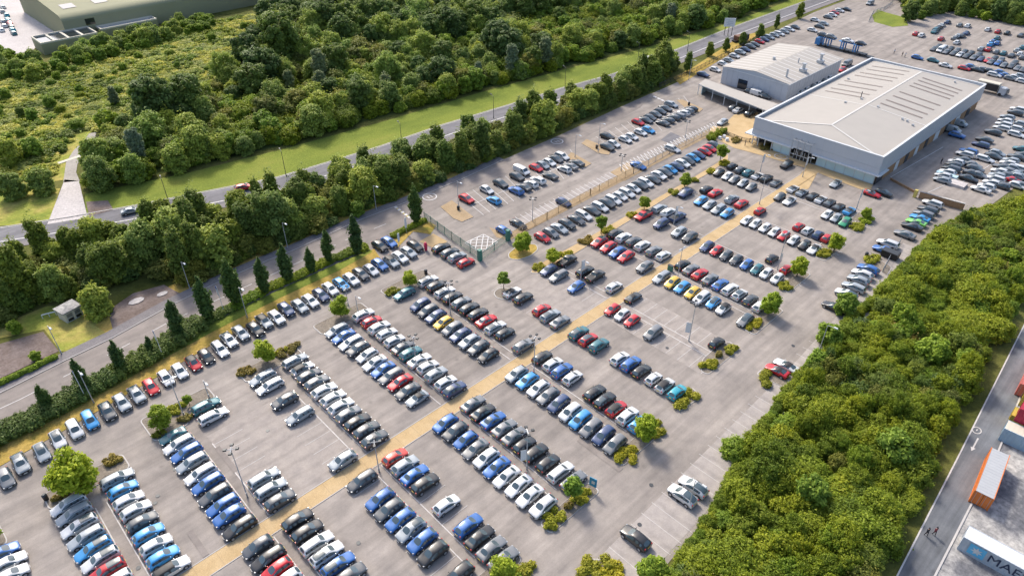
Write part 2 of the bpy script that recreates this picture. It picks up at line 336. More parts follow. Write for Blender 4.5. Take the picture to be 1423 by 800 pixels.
def car_shape(kind, roof=None):
    """returns lists of quads (verts, material key, part) in car space: nose to +x, wheels on z=0"""
    L, W = DIM[kind]; ST = st(kind); parts = {}
    def rings():
        out = []
        for i, (fx, zb, zt, wf, cf, t) in enumerate(ST):
            x = L/2 - fx * L; w = W/2 * wf; wt = W/2 * cf
            z0 = .22 if 1 < i < len(ST) - 2 else .30
            if kind in 'utv': z0 += .06
            low = z0 + (.14 if 0 < i < len(ST)-1 else .08)
            zt4 = zt - (.07 if zt - zb > .2 else .03); 
            hx = [(w*.90, z0), (w*.985, low), (w, (low+zb)/2 + .04), (w*.965, zb)]
            cab = zt - zb > .2
            hx += [(wt*1.02 if cab else w*.86, zt4 if cab else zb + (zt-zb)*.6), (wt*.88 if cab else w*.66, zt), (0, zt + (.035 if cab else .03))]
            pts = [(x - (.10 if i == 0 else 0) * (y_/w)**2 + (.07 if i == len(ST)-1 else 0) * (y_/w)**2, y_, z_) for y_, z_ in hx]
            out.append(pts + [(x_, -y_, z_) for x_, y_, z_ in pts[-2::-1]])
        return out
    rg = rings()
    V = [p for r in rg for p in r]; faces = []
    for i in range(len(ST)-1):
        t = ST[i][5]
        for j in range(RINGS-1):
            side = j if j < 6 else 11 - j
            q = (i*RINGS+j, (i+1)*RINGS+j, (i+1)*RINGS+j+1, i*RINGS+j+1)
            key, part = 'paint', 'body'
            if side == 5 and t == 'F': key, part = 'glass', 'windscreen'
            elif side == 5 and t == 'R': key, part = 'glass', 'rear_window'
            elif side == 3 and t in ('F', 'S') and not (kind == 'v' and ST[i][0] > .3): key, part = 'glass', 'side_window' + ('_l' if j < 6 else '_r')
            elif side == 3 and t == 'P' and kind not in 'v': key = 'trim'
            elif side in (4, 5) and t in ('S', 'P') and roof == 'black': key = 'trim'
            elif side == 5 and t in ('S', 'P') and roof == 'glass' and .44 < ST[i][0] < .8: key = 'glass'
            elif side in (4, 5) and t in 'SPR' and t and roof == 'soft': key = 'trim'
            elif side in (4, 5) and t == 'B': key = 'trim'
            elif side == 0 and 1 < i < len(ST)-3: key = 'trim'
            elif i == 0 and side in (2, 3): key = 'trim' if side == 2 else key
            faces.append((q, key, part))
    faces.append((tuple(range(RINGS)), 'trim', 'body')); e = (len(ST)-1)*RINGS
    faces.append((tuple(range(e+RINGS-1, e-1, -1)), 'paint', 'body'))
    return L, W, V, faces
AX = dict(h=(.19,.81), p=(.18,.84), s=(.19,.79), e=(.19,.79), u=(.19,.80), m=(.18,.82), c=(.19,.80), k=(.19,.81), v=(.17,.80), t=(.18,.80))
SHELL = {}
def car_shell(kind, roof=None):
    """the car's skin, rounded by one subdivision: vertices and (face, material key, part)"""
    if (kind, roof) in SHELL: return SHELL[(kind, roof)]
    L, W, V, faces = car_shape(kind, roof); combos = []
    me = bpy.data.meshes.new('shell'); me.from_pydata(V, [], [f[0] for f in faces])
    for q, key, part in faces:
        if (key, part) not in combos: combos.append((key, part)); me.materials.append(None)
    me.polygons.foreach_set('material_index', [combos.index((k, p)) for _, k, p in faces])
    o = bpy.data.objects.new('shell', me); col.objects.link(o); md = o.modifiers.new('s', 'SUBSURF'); md.levels = 1; md.render_levels = 1
    bm = bmesh.new(); bm.from_mesh(me); cl = bm.edges.layers.float.get('crease_edge') or bm.edges.layers.float.new('crease_edge')
    for e in bm.edges:
        fm = {combos[f.material_index][0] == 'glass' for f in e.link_faces}
        if len(e.link_faces) < 2: e[cl] = 1.0
        elif len(fm) == 2: e[cl] = .55
    bm.to_mesh(me); bm.free()
    dg = bpy.context.evaluated_depsgraph_get(); m2 = bpy.data.meshes.new_from_object(o.evaluated_get(dg))
    V2 = [tuple(v.co) for v in m2.vertices]; F2 = [(tuple(p.vertices), *combos[p.material_index]) for p in m2.polygons]
    bpy.data.objects.remove(o); bpy.data.meshes.remove(me); bpy.data.meshes.remove(m2)
    SHELL[(kind, roof)] = (L, W, V2, F2); return SHELL[(kind, roof)]
def car_parts(kind, roof=None):
    L, W, V, faces = car_shell(kind, roof); P_ = {}
    for part in {f[2] for f in faces}:
        mb = P_.setdefault(part, MB()); used = {}; vs = []
        for q, key, p in faces:
            if p == part:
                for i in q:
                    if i not in used: used[i] = len(vs); vs.append(V[i])
        mb.v = vs
        for q, key, p in faces:
            if p == part: mb.f.append([used[i] for i in q]); mb.mi.append(mb.m(M['paint'] if key == 'paint' else M[key]))
    rr = .36 if kind in 'utv' else .32
    body = P_['body']
    for fx in AX[kind]:                                   # dark wheel arches let into the flanks
        x = L/2 - fx * L
        for s_ in (1, -1):
            n = 14; y = s_ * (W/2 + .004); c = [(x, y, rr + .02)]
            ring = [(x + (rr+.075) * math.cos(a), y, rr + .02 + (rr+.075) * math.sin(a)) for a in [math.pi * k / n - .1 + .2 * k / n * 0 for k in range(n+1)]]
            body.add(c + ring, [(0, k+1, k+2) if s_ < 0 else (0, k+2, k+1) for k in range(n)], M['trim'])
    zb = st(kind)[1][1]; zr = st(kind)[-3][1]
    # number plates, lamps, mirrors
    def bx(c, d, m_, rz=0): return MB().box(c, d, m_, rz, .12)
    lens = []
    for s_ in (1, -1):
        lens.append(('headlight', bx((L/2 - .235 if kind != 'v' else L/2-.14, s_ * W * .345, zb - .0), (.24, .30, .12), M['headlamp'], -s_ * .45)))
        lens.append(('tail_light', bx((-L/2 + .105, s_ * W * .37, zr - .10), (.12, .24, .2), M['taillamp'], s_ * .2)))
        lens.append(('mirror', MB().box((L/2 - .335 * L, s_ * (W/2 + .07), st(kind)[3][1] + .06), (.11, .16, .12), M['paint'], 0, .2)))
    lens.append(('number_plate', bx((L/2 - .005, 0, .44), (.03, .52, .11), M['plate_white'])))
    lens.append(('number_plate', bx((-L/2 + .012, 0, zr - .26), (.03, .52, .11), M['plate_yellow'])))
    wheels = []
    for fx in AX[kind]:
        x = L/2 - fx * L
        for s_ in (1, -1):
            w = MB(); w.tube((x, s_ * (W/2 - .19), rr), (x, s_ * (W/2 + .018), rr), rr, rr, M['tyre'], 16)
            w.tube((x, s_ * (W/2), rr), (x, s_ * (W/2 + .03), rr), rr * .68, rr * .62, M['rim'], 12); wheels.append(('wheel', w))
    if kind in 'ue':                                      # roof rails
        for s_ in (1, -1): body.tube((L*.02, s_ * W * .335, st(kind)[5][2] + .03), (-L*.36, s_ * W * .335, st(kind)[5][2] + .02), .022, .022, M['trim'], 5)
    return P_, lens, wheels
PROTO = {}
def proto(kind, roof=None):
    k = (kind, roof)
    if k not in PROTO:
        P_, lens, wheels = car_parts(kind, roof)
        out = [('body', P_['body'].mesh('car_body', 50)), ('windscreen', P_['windscreen'].mesh('car_windscreen', 40)), ('rear_window', P_['rear_window'].mesh('car_rear_window', 40))]
        for s_ in 'lr':
            if 'side_window_' + s_ in P_: out.append(('side_window', P_['side_window_' + s_].mesh('car_side_window', 40)))
        small = [(n_, b_.mesh('car_' + n_, 40)) for n_, b_ in wheels] + [(n_, b_.mesh('car_' + n_)) for n_, b_ in lens]
        PROTO[k] = (out, small)
    return PROTO[k]
NAMES = dict(h='hatchback', p='small_car', s='saloon_car', e='estate_car', u='suv', m='people_carrier', c='coupe', k='convertible', v='van', t='pickup_truck')
def put_car(loc, rz, kind, colour, roof, label, group, small=True):
    root = thing(NAMES[kind], label, 'van' if kind == 'v' else 'pickup' if kind == 't' else 'car', loc, rz, group)
    big, sm = proto(kind, roof); c = COL[colour][1]; j = 1 + (hash_(loc) - .5) * .14
    for n_, me in big + (sm if small else [x for x in sm if x[0] == 'wheel']):
        o = bpy.data.objects.new(n_, me); col.objects.link(o); o.parent = root
        o.color = (min(1, c[0]*j), min(1, c[1]*j), min(1, c[2]*j), 1)
    return root
def hash_(p): return abs(math.sin(p[0] * 12.9898 + p[1] * 78.233) * 43758.5453) % 1
# rows: (key, nose, items) items "px,py colour+kind(+roof)"   roof: * glass, # black, ~ soft top, ! open ; nose d/u/R/L
ROWS = [
('A','R','8,664 gh;29,644 su*;58,628 sh*;82,613 wh*;105,598 wm;126,585 lm;150,572 du*;170,560 su;190,548 su*;208,535 rh;229,523 wh;248,513 wh;267,502 rh#;284,492 kh;304,482 we;318,473 wu*;335,463 su;353,455 ku;367,447 su#;382,439 wu;398,430 nu;415,424 su;431,418 wu;446,410 nu;458,401 wu;474,395 lu;489,389 wu;503,382 du;517,376 wh;531,370 bu;544,364 su#;556,358 wu;568,351 su;580,344 ku'),
('A2','R','528,342 ku;541,337 bu'),
('G','u','613,345 ku;626,351 du;636,357 su*;647,365 rh'),
('L1','u','6,768 bh;9,783 we;14,799 wh'),
('L2','d','96,700 we;103,714 se;111,730 we*;120,746 se;130,762 le*;139,777 we*;148,793 re*;158,809 we'),
('L3','u','164,664 se;171,680 lh;179,695 wh;188,709 wh;197,725 dh;207,741 lh;217,757 wh;227,773 lh;238,790 we#'),
('L4','d','239,606 tk;249,617 we;259,629 be;268,642 se;279,658 we;288,672 be;299,687 de;309,702 be;319,716 bu;333,732 ke'),
('L5','u','286,564 te;296,578 we;367,664 se;378,678 se;388,696 du'),
('L6','d','365,525 se;374,537 we;396,557 du;417,577 se;475,641 su'),
('L7','u','412,500 se;421,512 wh#;431,522 du;440,532 gu;449,544 wu;461,555 wu;472,566 wu;484,576 gu;498,586 ku;511,597 du;523,609 du*'),
('L8','d','468,459 se;478,467 bs;488,476 we;498,485 du;510,494 wh;521,504 ws;533,513 bs;544,522 ge;556,531 rs;567,543 ds;579,554 sk~'),
('L9','u','505,438 wu;516,447 rh;526,456 wu;537,464 wh;549,473 wh;561,482 ds;571,491 tu;582,501 ws;594,510 wh;606,520 su;620,531 wh;632,541 nu*'),
('L10','d','562,408 te;584,424 nm;594,433 dm;606,440 nu;617,448 yh;629,457 gm;640,466 nu;652,475 su;664,484 du;678,494 kh'),
('L11','u','595,390 we*;606,398 ku;618,406 we*;630,413 ku;641,421 gu;652,429 ku;664,437 ku;675,446 rs*;688,455 we*;702,463 kh;728,480 gu'),
('L12','u','711,406 wk~;728,414 ku;755,429 rh;765,438 se*;778,447 gs'),
('L13','d','763,375 nh;777,383 ge;800,399 bh'),
('L14','u','789,362 kt;813,377 ku;827,384 kt;854,398 wh'),
('L15','d','832,337 ru*;845,344 ru;858,351 bu;870,357 ru;896,371 gu'),
('L16','u','855,325 ku;867,330 wu;880,336 du;892,342 wu;908,349 gu;922,355 wh'),
('L17','d','895,299 rt;919,311 nm;943,323 su;958,330 du'),
('L18','u','917,289 se;929,295 wu;941,302 nt'),
('L19','d','952,269 nu;974,279 lh;986,285 sh;998,291 se;1011,296 lh'),
('L20','u','982,263 kh;994,268 rs;1017,277 su*;1030,283 rs'),
('L21','d','999,240 kp;1011,245 wp;1020,250 gp;1032,255 sp;1044,260 gp'),
('L22','u','1018,231 kp;1029,236 dh;1040,240 th;1053,244 wk~;1065,248 ku;1078,254 gk~'),
('R1','d','354,762 dh;371,777 ke;384,791 rh;402,803 wh'),
('R2','u','415,722 ku;428,738 ku;441,754 we;454,769 we*;470,784 be*;489,798 du'),
('R3','d','505,666 de;527,695 bu;540,709 du;554,724 bu;569,738 su*;585,753 bu;600,770 ku;641,796 ku'),
('R4','u','549,635 oh;564,646 su;578,658 bs;591,672 ku;619,702 wh;650,731 bu;667,746 ks;683,762 gs;700,776 gs'),
('R5','d','620,588 bu;632,600 du;646,612 bh;660,624 gs;675,637 wu;690,649 bs;704,662 ws;720,675 ws;737,688 ws;754,704 wu'),
('R6','u','657,561 gs;672,572 ks;686,583 bs*;700,595 gs;714,606 gs;729,618 kh;745,629 ku;762,643 kh;778,656 we;798,667 gs'),
('R7','d','718,520 su;732,530 lu;747,541 wu;761,551 gu;777,561 nm;792,573 wm;807,583 lm;821,595 gm;838,606 nm;854,618 gm'),
('R8','u','754,496 kh;768,506 wh;781,515 bu;795,525 wh;826,547 ku;840,556 ku*;857,567 rh#;872,578 wu;890,588 lu'),
('R9','u','804,463 tu*;818,471 rh*;832,480 tu;862,497 wh;876,506 bu;892,515 kh;908,526 wp;924,535 wh#;941,545 ah'),
('R10','d','851,430 rp;864,438 wp;878,446 rp;907,463 gm'),
('R11','u','880,413 kk~;996,476 kp'),
('R12','d','918,386 se;935,392 yh;948,399 lh;963,406 yh;975,414 wm;991,421 lp*;1005,429 wp#;1035,445 gh*'),
('R13','u','948,368 kh;960,374 gs;973,380 rs;987,387 gs;1001,395 bs;1015,401 we;1029,408 wh*;1043,416 dh;1055,426 wh'),
('R14','d','983,342 nh;995,349 rp;1009,355 dp;1023,361 dp;1037,368 bp;1051,375 tp;1065,380 wp;1080,387 wp'),
('R15','u','1073,359 kp;1093,374 rp'),
('R16','d','1037,307 wp;1050,311 wp;1063,317 wp;1076,323 wp;1089,328 rp;1103,334 wp;1117,341 kp;1131,346 wk~'),
('R17','u','1056,293 rp;1110,315 rp;1123,320 wp;1137,326 np;1149,331 rp'),
('R18','d','1083,274 dp;1097,279 wk~;1150,298 wp;1162,303 sp;1174,309 eh'),
('R19','u','1102,262 wk~;1115,267 sk~;1130,272 kk~;1141,277 wk~;1153,281 dk~;1166,287 kk~;1180,293 lk~'),
('S','d','1093,229 ku;1161,255 sk~'),
('S2','R','1212,269 rk~;1228,268 kh'),
('B1','L','1295,282 we;1289,291 de;1286,298 ge;1280,303 lc;1272,308 Gc;1269,315 ks;1256,325 gs'),
('B2','L','1234,338 we;1228,347 bs'),
('B3','L','1206,374 bu;1198,381 wu;1194,390 su;1187,399 se;1176,409 wu*;1158,426 ks'),
('B4','L','1092,508 wc#;1080,514 rk!'),
('B5','L','963,676 wu*;948,688 wu*'),
('B6','L','883,747 ku'),
('C','R','754,330 rh;765,323 gh;777,317 ss;789,312 du;801,305 ds;811,299 we;822,292 ds;833,287 we;844,283 du;853,278 we;862,273 wh;871,268 we;880,262 wh;890,258 du;898,254 we;907,249 ds;915,244 wu;923,240 du;932,236 lh;941,232 nh;949,228 wu;957,224 dh;965,220 lh;972,216 nh;980,211 rh;985,206 rh;990,201 dh'),
('U1','R','649,277 ru;677,264 wh;695,255 du;719,246 du;725,238 wv;746,234 rh;755,230 sh;764,226 wh;773,221 ds;781,217 we'),
('U2','L','686,278 lh;717,265 bu;728,260 ds;737,255 wh;748,251 wu;766,245 ds;784,235 wh;793,231 gs;801,226 ds'),
('U3','R','844,190 ku;869,194 wh;878,190 wh;890,184 wh;899,180 lh'),
('U4','R','845,205 du;855,201 wh;887,170 rh;895,166 ds;902,163 dh;911,159 gh;918,155 dh;926,151 ds;935,146 se'),
('U5','L','921,171 ds;928,167 dh;936,163 dh;944,161 ge;950,157 wh;955,154 gh;960,151 kh'),
('U6','R','783,281 nh;701,321 bh;720,311 ks;887,230 bs;935,207 we'),
]
FAR = [ # (nose, items) the far lots behind and beside the showroom
('d','1004,170 sh'),('R','977,104 nu;994,97 wh;1005,89 wh;1013,84 sh;1021,78 wh;1029,73 su;1036,69 nh;1043,65 du;1049,62 dh;1056,58 rh;1062,55 nh;1069,52 se;1076,49 sh;1083,47 we;1090,44 sh;1097,41 we;1105,38 dh'),
('R','1129,42 wh;1139,37 dh;1145,33 sh;1133,28 wh;1151,24 gh;1157,21 wh;1160,18 rh;1167,15 wh;1176,13 ks'),('d','1209,5 sv'),
('u','1026,153 ws;1042,158 ku;1020,150 du;1059,151 kh;1065,165 dh'),('R','1043,128 dh;1053,131 wv;1063,134 dh;1007,124 bh'),
('d','1177,89 gv;1170,97 rh;1112,129 sh;1119,125 wh;1127,121 dh;1135,117 wh;1143,113 dh;1151,109 wh'),
('R','1275,80 bh;1297,84 th;1314,91 ws;1340,95 rh;1350,93 bh;1358,97 ks;1367,97 gh;1376,99 kh;1382,104 we;1391,101 bh;1398,105 bs;1404,109 gh;1411,108 wh;1419,106 sh;1421,113 wh'),
('d','1298,68 ds;1307,70 wv;1315,72 gs;1325,74 ds;1334,76 ws;1343,78 ds;1353,80 gs;1363,82 ns;1373,84 rs;1377,86 gs;1387,88 bs;1395,91 gh;1405,92 ds;1414,95 gs;1422,97 ds'),
('d','1304,65 kh;1312,66 ws;1321,68 ks;1330,70 gs;1340,72 ds;1349,74 ks;1360,76 ds;1382,81 ks;1391,83 gs;1410,87 ds'),
('u','1273,47 rh;1281,49 wh;1299,44 ts;1305,38 ks;1301,41 te;1309,35 ws;1317,31 nh;1308,54 rh;1330,59 wh;1327,53 gh;1332,50 sh;1337,50 dh;1343,46 ns;1334,35 gh;1345,36 wh'),
('u','1373,41 wh;1387,44 rh;1400,46 kh;1419,49 ds;1364,68 sh;1374,69 rh;1377,62 lh;1380,58 bh;1386,60 bh;1386,53 th;1385,72 gh;1395,74 th;1406,77 ds;1414,70 sh;1418,75 wh;1421,80 dh;1421,66 th'),
('R','1330,188 bu;1323,181 sv;1332,172 sv'),
('L','1311,244 wh;1317,239 wh;1322,234 de;1325,229 dh;1329,225 wh;1337,222 dh;1341,214 we;1346,210 be;1363,201 ne;1368,194 ds;1380,184 du;1392,178 we;1395,173 we;1397,168 wh;1400,163 sh;1411,157 du;1415,152 we;1309,250 sh'),
('R','1346,248 ks;1352,241 ds;1355,235 du;1369,221 we;1381,217 ds;1386,213 sh;1352,229 gs;1413,187 we;1417,180 we;1421,173 sh;1360,243 gs'),
('L','1363,263 ws;1371,259 wh;1378,254 wh;1383,248 we;1389,238 wh;1393,232 ds;1401,227 wh;1405,223 sh;1413,218 ds;1419,207 th;1422,215 dh;1386,244 sh;1396,243 dh;1399,237 gh;1391,258 dh'),
('R','1408,250 rc;1415,242 ss;1420,235 we;1417,246 sh;1411,234 sh;1421,258 gh;1414,258 wh'),
('L','4,30 sh;6,36 wh;9,21 ah;10,27 as;13,32 rs;15,36 ds;17,41 ae;19,46 te;4,10 wh;3,16 sh;2,42 wh'),
]
HEAD = dict(d=math.pi, u=0, R=-math.pi/2, L=math.pi/2)
ROWNAME = {}
nl = nr = 0
for key, _, _ in ROWS:
    if key[0] == 'L': nl += 1; ROWNAME[key] = ('from the path', 'in %s row up, above the sandy path' % ordw(nl))
    elif key[0] == 'R': nr += 1; ROWNAME[key] = ('from the path', 'in %s row up, below the sandy path' % ordw(nr))
ROWNAME.update(A=('from the left', 'on the long row along the dry verge'), A2=('from the left', 'double-parked behind the verge row'), G=('from the left', 'beside the green fence and gate'),
    S=('from the left', 'in front of the showroom glass'), S2=('from the left', "at the showroom's near corner"), B1=('from the top', 'on the edge strip below the brick wall'), B2=('from the top', 'on the edge strip beside the black skip'),
    B3=('from the top', 'between two kerbed beds on the thicket edge'), B4=('from the top', 'by the long yellow bed at the thicket edge'), B5=('from the top', 'parked together near the thicket edge'), B6=('from the top', 'alone on the aisle beside the thicket corner'),
    C=('from the left', 'along the gravel strip and fence'), U1=('from the left', 'far side of the first upper island block'), U2=('from the left', 'near side of the first upper island block'),
    U3=('from the left', 'loosely parked in the second upper block'), U4=('from the left', 'far side of the second upper block'), U5=('from the left', 'near side of the second upper block'), U6=('from the left', 'loose in the bays above the gravel strip'))
ROWGROUP = dict(A='cars along the dry verge', C='cars along the gravel strip')
cars = []
rowpos = {}
RF = {'*': 'glass', '#': 'black', '~': 'soft', '!': 'soft'}
def rowcars(key, nose, items):
    out = []
    for it in items.split(';'):
        p, a = it.split(' '); x, y = map(float, p.split(','))
        w = P(x, y, .62); out.append([w.x, w.y, nose, a[0], a[1], RF.get(a[2:3]), x, y])
    return out
for key, nose, items in ROWS:
    rc = rowcars(key, nose, items); n = len(rc)
    ax = 1 if nose in 'du' else 0                          # cars of a row share their line; keep a little of the scatter
    if n > 2:
        t = [c[ax] for c in rc]; o = [c[1-ax] for c in rc]
        if key == 'S': pass
        else:
            A_ = np.polyfit(t, o, 1 if n > 4 else 0)
            for c in rc:
                f_ = np.polyval(A_, c[ax])
                if abs(f_ - c[1-ax]) < 1.2: c[1-ax] = f_ + (c[1-ax] - f_) * .35 + rnd.uniform(-.12, .12)
    # keep neighbours from touching
    srt = sorted(rc, key=lambda c: c[ax])
    for _ in range(30):
        for a, b_ in zip(srt, srt[1:]):
            if abs(a[1-ax] - b_[1-ax]) > 4.6: continue
            need = (DIM[a[4]][1] + DIM[b_[4]][1]) / 2 + .38; gap = b_[ax] - a[ax]
            if gap < need: a[ax] -= (need - gap) / 2; b_[ax] += (need - gap) / 2
    rowpos[key] = rc
    anchor, phrase = ROWNAME[key]
    lst = rc if key[0] != 'L' else rc[::-1]
    cnt = {}
    tot = {}
    for c in rc: tot[(c[3], c[4])] = tot.get((c[3], c[4]), 0) + 1
    for c in lst:
        k = (c[3], c[4]); cnt[k] = cnt.get(k, 0) + 1
        nm = COL[c[3]][0] + ' ' + WORD[c[4]]
        c.append(('only %s %s' % (nm, phrase)) if tot[k] == 1 else '%s %s %s %s' % (ordw(cnt[k]), nm, anchor, phrase))
        c.append(ROWGROUP.get(key, 'cars in the sales car park rows' if key[0] in 'LR' and key[1:].isdigit() else 'cars in the upper car park' if key[0] == 'U' else 'cars at the car park edges'))
        cars.append(c)
farcars = []
for nose, items in FAR:
    for c in rowcars('F', nose, items): c += [None, None]; farcars.append(c)
allc = cars + farcars
def dist(c): return math.sqrt(c[0]**2 + c[1]**2 + CAMH**2)
def vis(c): return -14 < c[6] < 1437 and c[7] < 812
allc.sort(key=lambda c: dist(c) - (100 if c[9] else 0) + (0 if vis(c) else 500))
near = [c for c in allc if c[9]][:289]
for k, c in enumerate(near):
    put_car((c[0], c[1], .02), HEAD[c[2]] + rnd.uniform(-.022, .022), c[4], c[3], c[5], c[8], c[9], small=dist(c) < 175)
rest = [c for c in allc if not any(c is d for d in near)]
# the remaining far cars: one mass
def far_mass(name, lst, extra=()):
    vs, fs, mi, cols = [], [], [], []; mats = [M['paint_stuff'], M['glass'], M['trim'], M['tyre'], M['rim']]; idx = dict(paint=0, glass=1, trim=2)
    cache = {}
    for c in lst:
        kind, roof = c[4], c[5]
        if (kind, roof) not in cache: cache[(kind, roof)] = car_shape(kind, roof)
        L, W, V, faces = cache[(kind, roof)]
        a = HEAD[c[2]] + rnd.uniform(-.03, .03); ca, sa = math.cos(a), math.sin(a); o = len(vs); pc = COL[c[3]][1]; j = 1 + (hash_(c) - .5) * .14
        pc = tuple(min(1, q*j) for q in pc) + (1,)
        zo = c[10] if len(c) > 10 else .02
        vs += [(c[0] + x*ca - y*sa, c[1] + x*sa + y*ca, z + zo) for x, y, z in V]
        for q, key, part in faces: fs.append([i + o for i in q]); mi.append(idx[key]); cols.append(pc)
        b = MB(); rr = .32
        for fx in AX[kind]:
            for s_ in (1, -1): b.tube((L/2 - fx*L, s_*(W/2 - .15), rr), (L/2 - fx*L, s_*(W/2 + .02), rr), rr, rr, M['tyre'], 8)
        o = len(vs); vs += [(c[0] + x*ca - y*sa, c[1] + x*sa + y*ca, z + zo) for x, y, z in b.v]
        for q in b.f: fs.append([i + o for i in q]); mi.append(3); cols.append(pc)
    me = bpy.data.meshes.new(name); me.from_pydata(vs, [], fs)
    for m_ in mats: me.materials.append(m_)
    me.polygons.foreach_set('material_index', mi)
    at = me.attributes.new('paint', 'FLOAT_COLOR', 'FACE'); at.data.foreach_set('color', [q for c in cols for q in c])
    me.polygons.foreach_set('use_smooth', [True] * len(me.polygons)); me.set_sharp_from_angle(angle=R(32)); me.update()
    return meshobj(name, me)
tag(far_mass('distant_cars', rest), 'mass of small distant parked cars in the lots around and behind the showroom', 'cars', 'distant parked cars', 'stuff')
print('CARS', len(cars), len(farcars), 'near', len(near), 'rest', len(rest))
def rect_(x, y, l, h): return [(x-l/2, y-h/2), (x+l/2, y-h/2), (x+l/2, y+h/2), (x-l/2, y+h/2)]
# ---------------------------------------------------------------- the setting: sheets of ground
def PX(s, z=0):
    return [tuple(P(*map(float, p.split(',')), z))[:2] for p in s.split()]
def Z(k): return .02 * k
sheet('ground', [(-1500,-1500),(2500,-1500),(2500,2500),(-1500,2500)], 0, M['ground'])
# rough meadow and woodland floor beyond the main road
sheet('meadow', PX('-200,110 60,95 170,45 360,20 300,70 180,110 130,190 90,250 -60,270 -200,260'), Z(1), M['scrub'])
WOODFLOOR = PX('130,240 168,182 230,170 330,100 380,30 430,-60 1300,-100 1180,-25 1060,10 1000,32 900,62 760,100 640,132 520,165 400,200 259,234 125,262')
sheet('woodland_floor', WOODFLOOR, Z(2), M['wood_floor'])
GRASS = PX('118,270 259,241 399,206 537,168 660,131 780,98 900,66 1005,35 1064,14 1120,-8 1200,-30 1290,-30 1128,0 1024,36 956,64 865,99 723,141 625,170 450,229 390,247 250,275 120,303')
sheet('roadside_lawn', GRASS, Z(3), M['lawn'])
sheet('roadside_lawn', PX('-200,330 0,314 68,311 84,262 0,262 -200,270'), Z(3), M['scrub'])
# main road
road_c = [P(x, y) for x, y in ((-300,372),(-100,341),(0,328),(90,314),(180,298),(250,284),(390,256),(450,238),(540,210),(625,180),(723,150),(790,128),(865,107),(956,71),(1024,43),(1128,5),(1215,-26),(1330,-64))]
b = MB(); strip(road_c, -4.2, 3.9, Z(4), M['road'], b); tag(b.build('main_road'), kind='structure')
b = MB(); strip(road_c, -3.0, -2.7, Z(5), M['white'], b); strip(road_c, 3.6, 3.75, Z(5), M['white'], b)
tag(b.build('main_road_edge_lines'), kind='structure')
b = MB(); strip(road_c, 3.9, 4.2, Z(6) + .06, M['kerb'], b); tag(b.build('main_road_kerb'), kind='structure')
b = MB(); strip(road_c, -6.4, -4.2, Z(4), M['pave'], b); tag(b.build('main_road_pavement'), kind='structure')
# pale path on the left
sheet('path', PX('66,312 122,303 110,252 90,250'), Z(5), M['paleyard'])
sheet('path', PX('88,254 111,252 106,240 108,228 122,210 131,196 134,184 124,186 116,196 102,210 92,226 90,240'), Z(5), M['palepath'])
b = MB(); strip([P(x, y) for x, y in ((76,229),(100,221),(122,214),(146,207))], -.7, .7, Z(7), M['cream'], b); strip([P(x,y) for x,y in ((60,200),(90,184),(125,172))], -.9, .9, Z(6), M['pave'], b)
tag(b.build('track'), kind='structure')
sheet('soil_patch', PX('120,281 150,279 158,292 124,301'), Z(6), M['soil'])
# the whole site: one sheet of tarmac from the lane to the thicket
LANE_FAR = '-300,690 -80,590 0,546 88,502 157,469 238,424 300,394 372,362 408,348 500,306 560,283 640,250 700,222 780,187 860,150 920,124 965,104'
SITE = PX(LANE_FAR + ' 1000,80 1080,42 1130,18 1190,-5 1240,-10 1440,20 1600,70') + [(420, 20), (300, 15), (215, 24), (150, 29), (60, 24), (20, 22), (-40, 20)]
sheet('car_park', SITE, Z(2), M['tarmac'])
# the lane and its pavement
lane_edge = [P(*map(float, p.split(','))) for p in LANE_FAR.split()[:13]]
LN = PX('-300,690 -80,590 0,546 88,502 157,469 238,424 300,394 372,362 408,348 500,306 560,283 640,250 700,222 780,187 860,150 905,130') + PX('890,150 800,198 740,226 650,264 590,300 545,326 515,350 400,402 250,476 100,545 0,592 -80,630 -300,730')
sheet('service_lane', LN, Z(3), M['lane'])
b = MB(); strip(lane_edge, 0, 2.3, Z(5) + .06, M['pave'], b); tag(b.build('pavement'), kind='structure')
b = MB(); strip(lane_edge, -.18, 0, Z(6) + .04, M['kerb'], b); tag(b.build('lane_kerb'), kind='structure')
mk = MB()
lane_mid = [P(x, y) for x, y in ((-60,600),(0,568),(28,555),(88,524),(157,490),(238,446),(330,404),(408,368),(480,334),(540,310))]
def dashes(pl, w, on, off, mt, z):
    seg = 0; acc = 0
    for a, b_ in zip(pl, pl[1:]):
        d = (b_ - a).length; t = 0
        while t < d:
            p0 = a.lerp(b_, t/d); p1 = a.lerp(b_, min(1, (t+on)/d)); mk.line(p0, p1, w, z, mt); t += on + off
dashes(lane_mid, .14, 3.2, 4.2, M['white'], Z(4))
mk.line(P(549,288), P(568,302), .35, Z(4), M['yellowline'])
for k in range(5): mk.line(P(549+k*4.6, 287.5+k*3.4), P(551.5+k*4.6, 289.4+k*3.4), .7, Z(5), M['white'])
tag(mk.build('lane_markings'), kind='structure')
sheet('soil_patch', PX('157,458 150,432 185,408 228,396 250,408 236,416'), Z(5), M['soil'])
sheet('soil_patch', PX('-60,512 0,478 60,461 82,488 0,526 -60,560'), Z(4), M['soil'])
sheet('rough_grass', PX('-200,520 -60,468 0,452 66,425 150,430 162,455 95,488 84,488 62,458 0,470 -60,500'), Z(3), M['scrub'])
b = MB(); strip(lane_edge[4:], 2.3, 6.2, Z(4), M['verge'], b); tag(b.build('lane_grass_verge'), kind='structure')
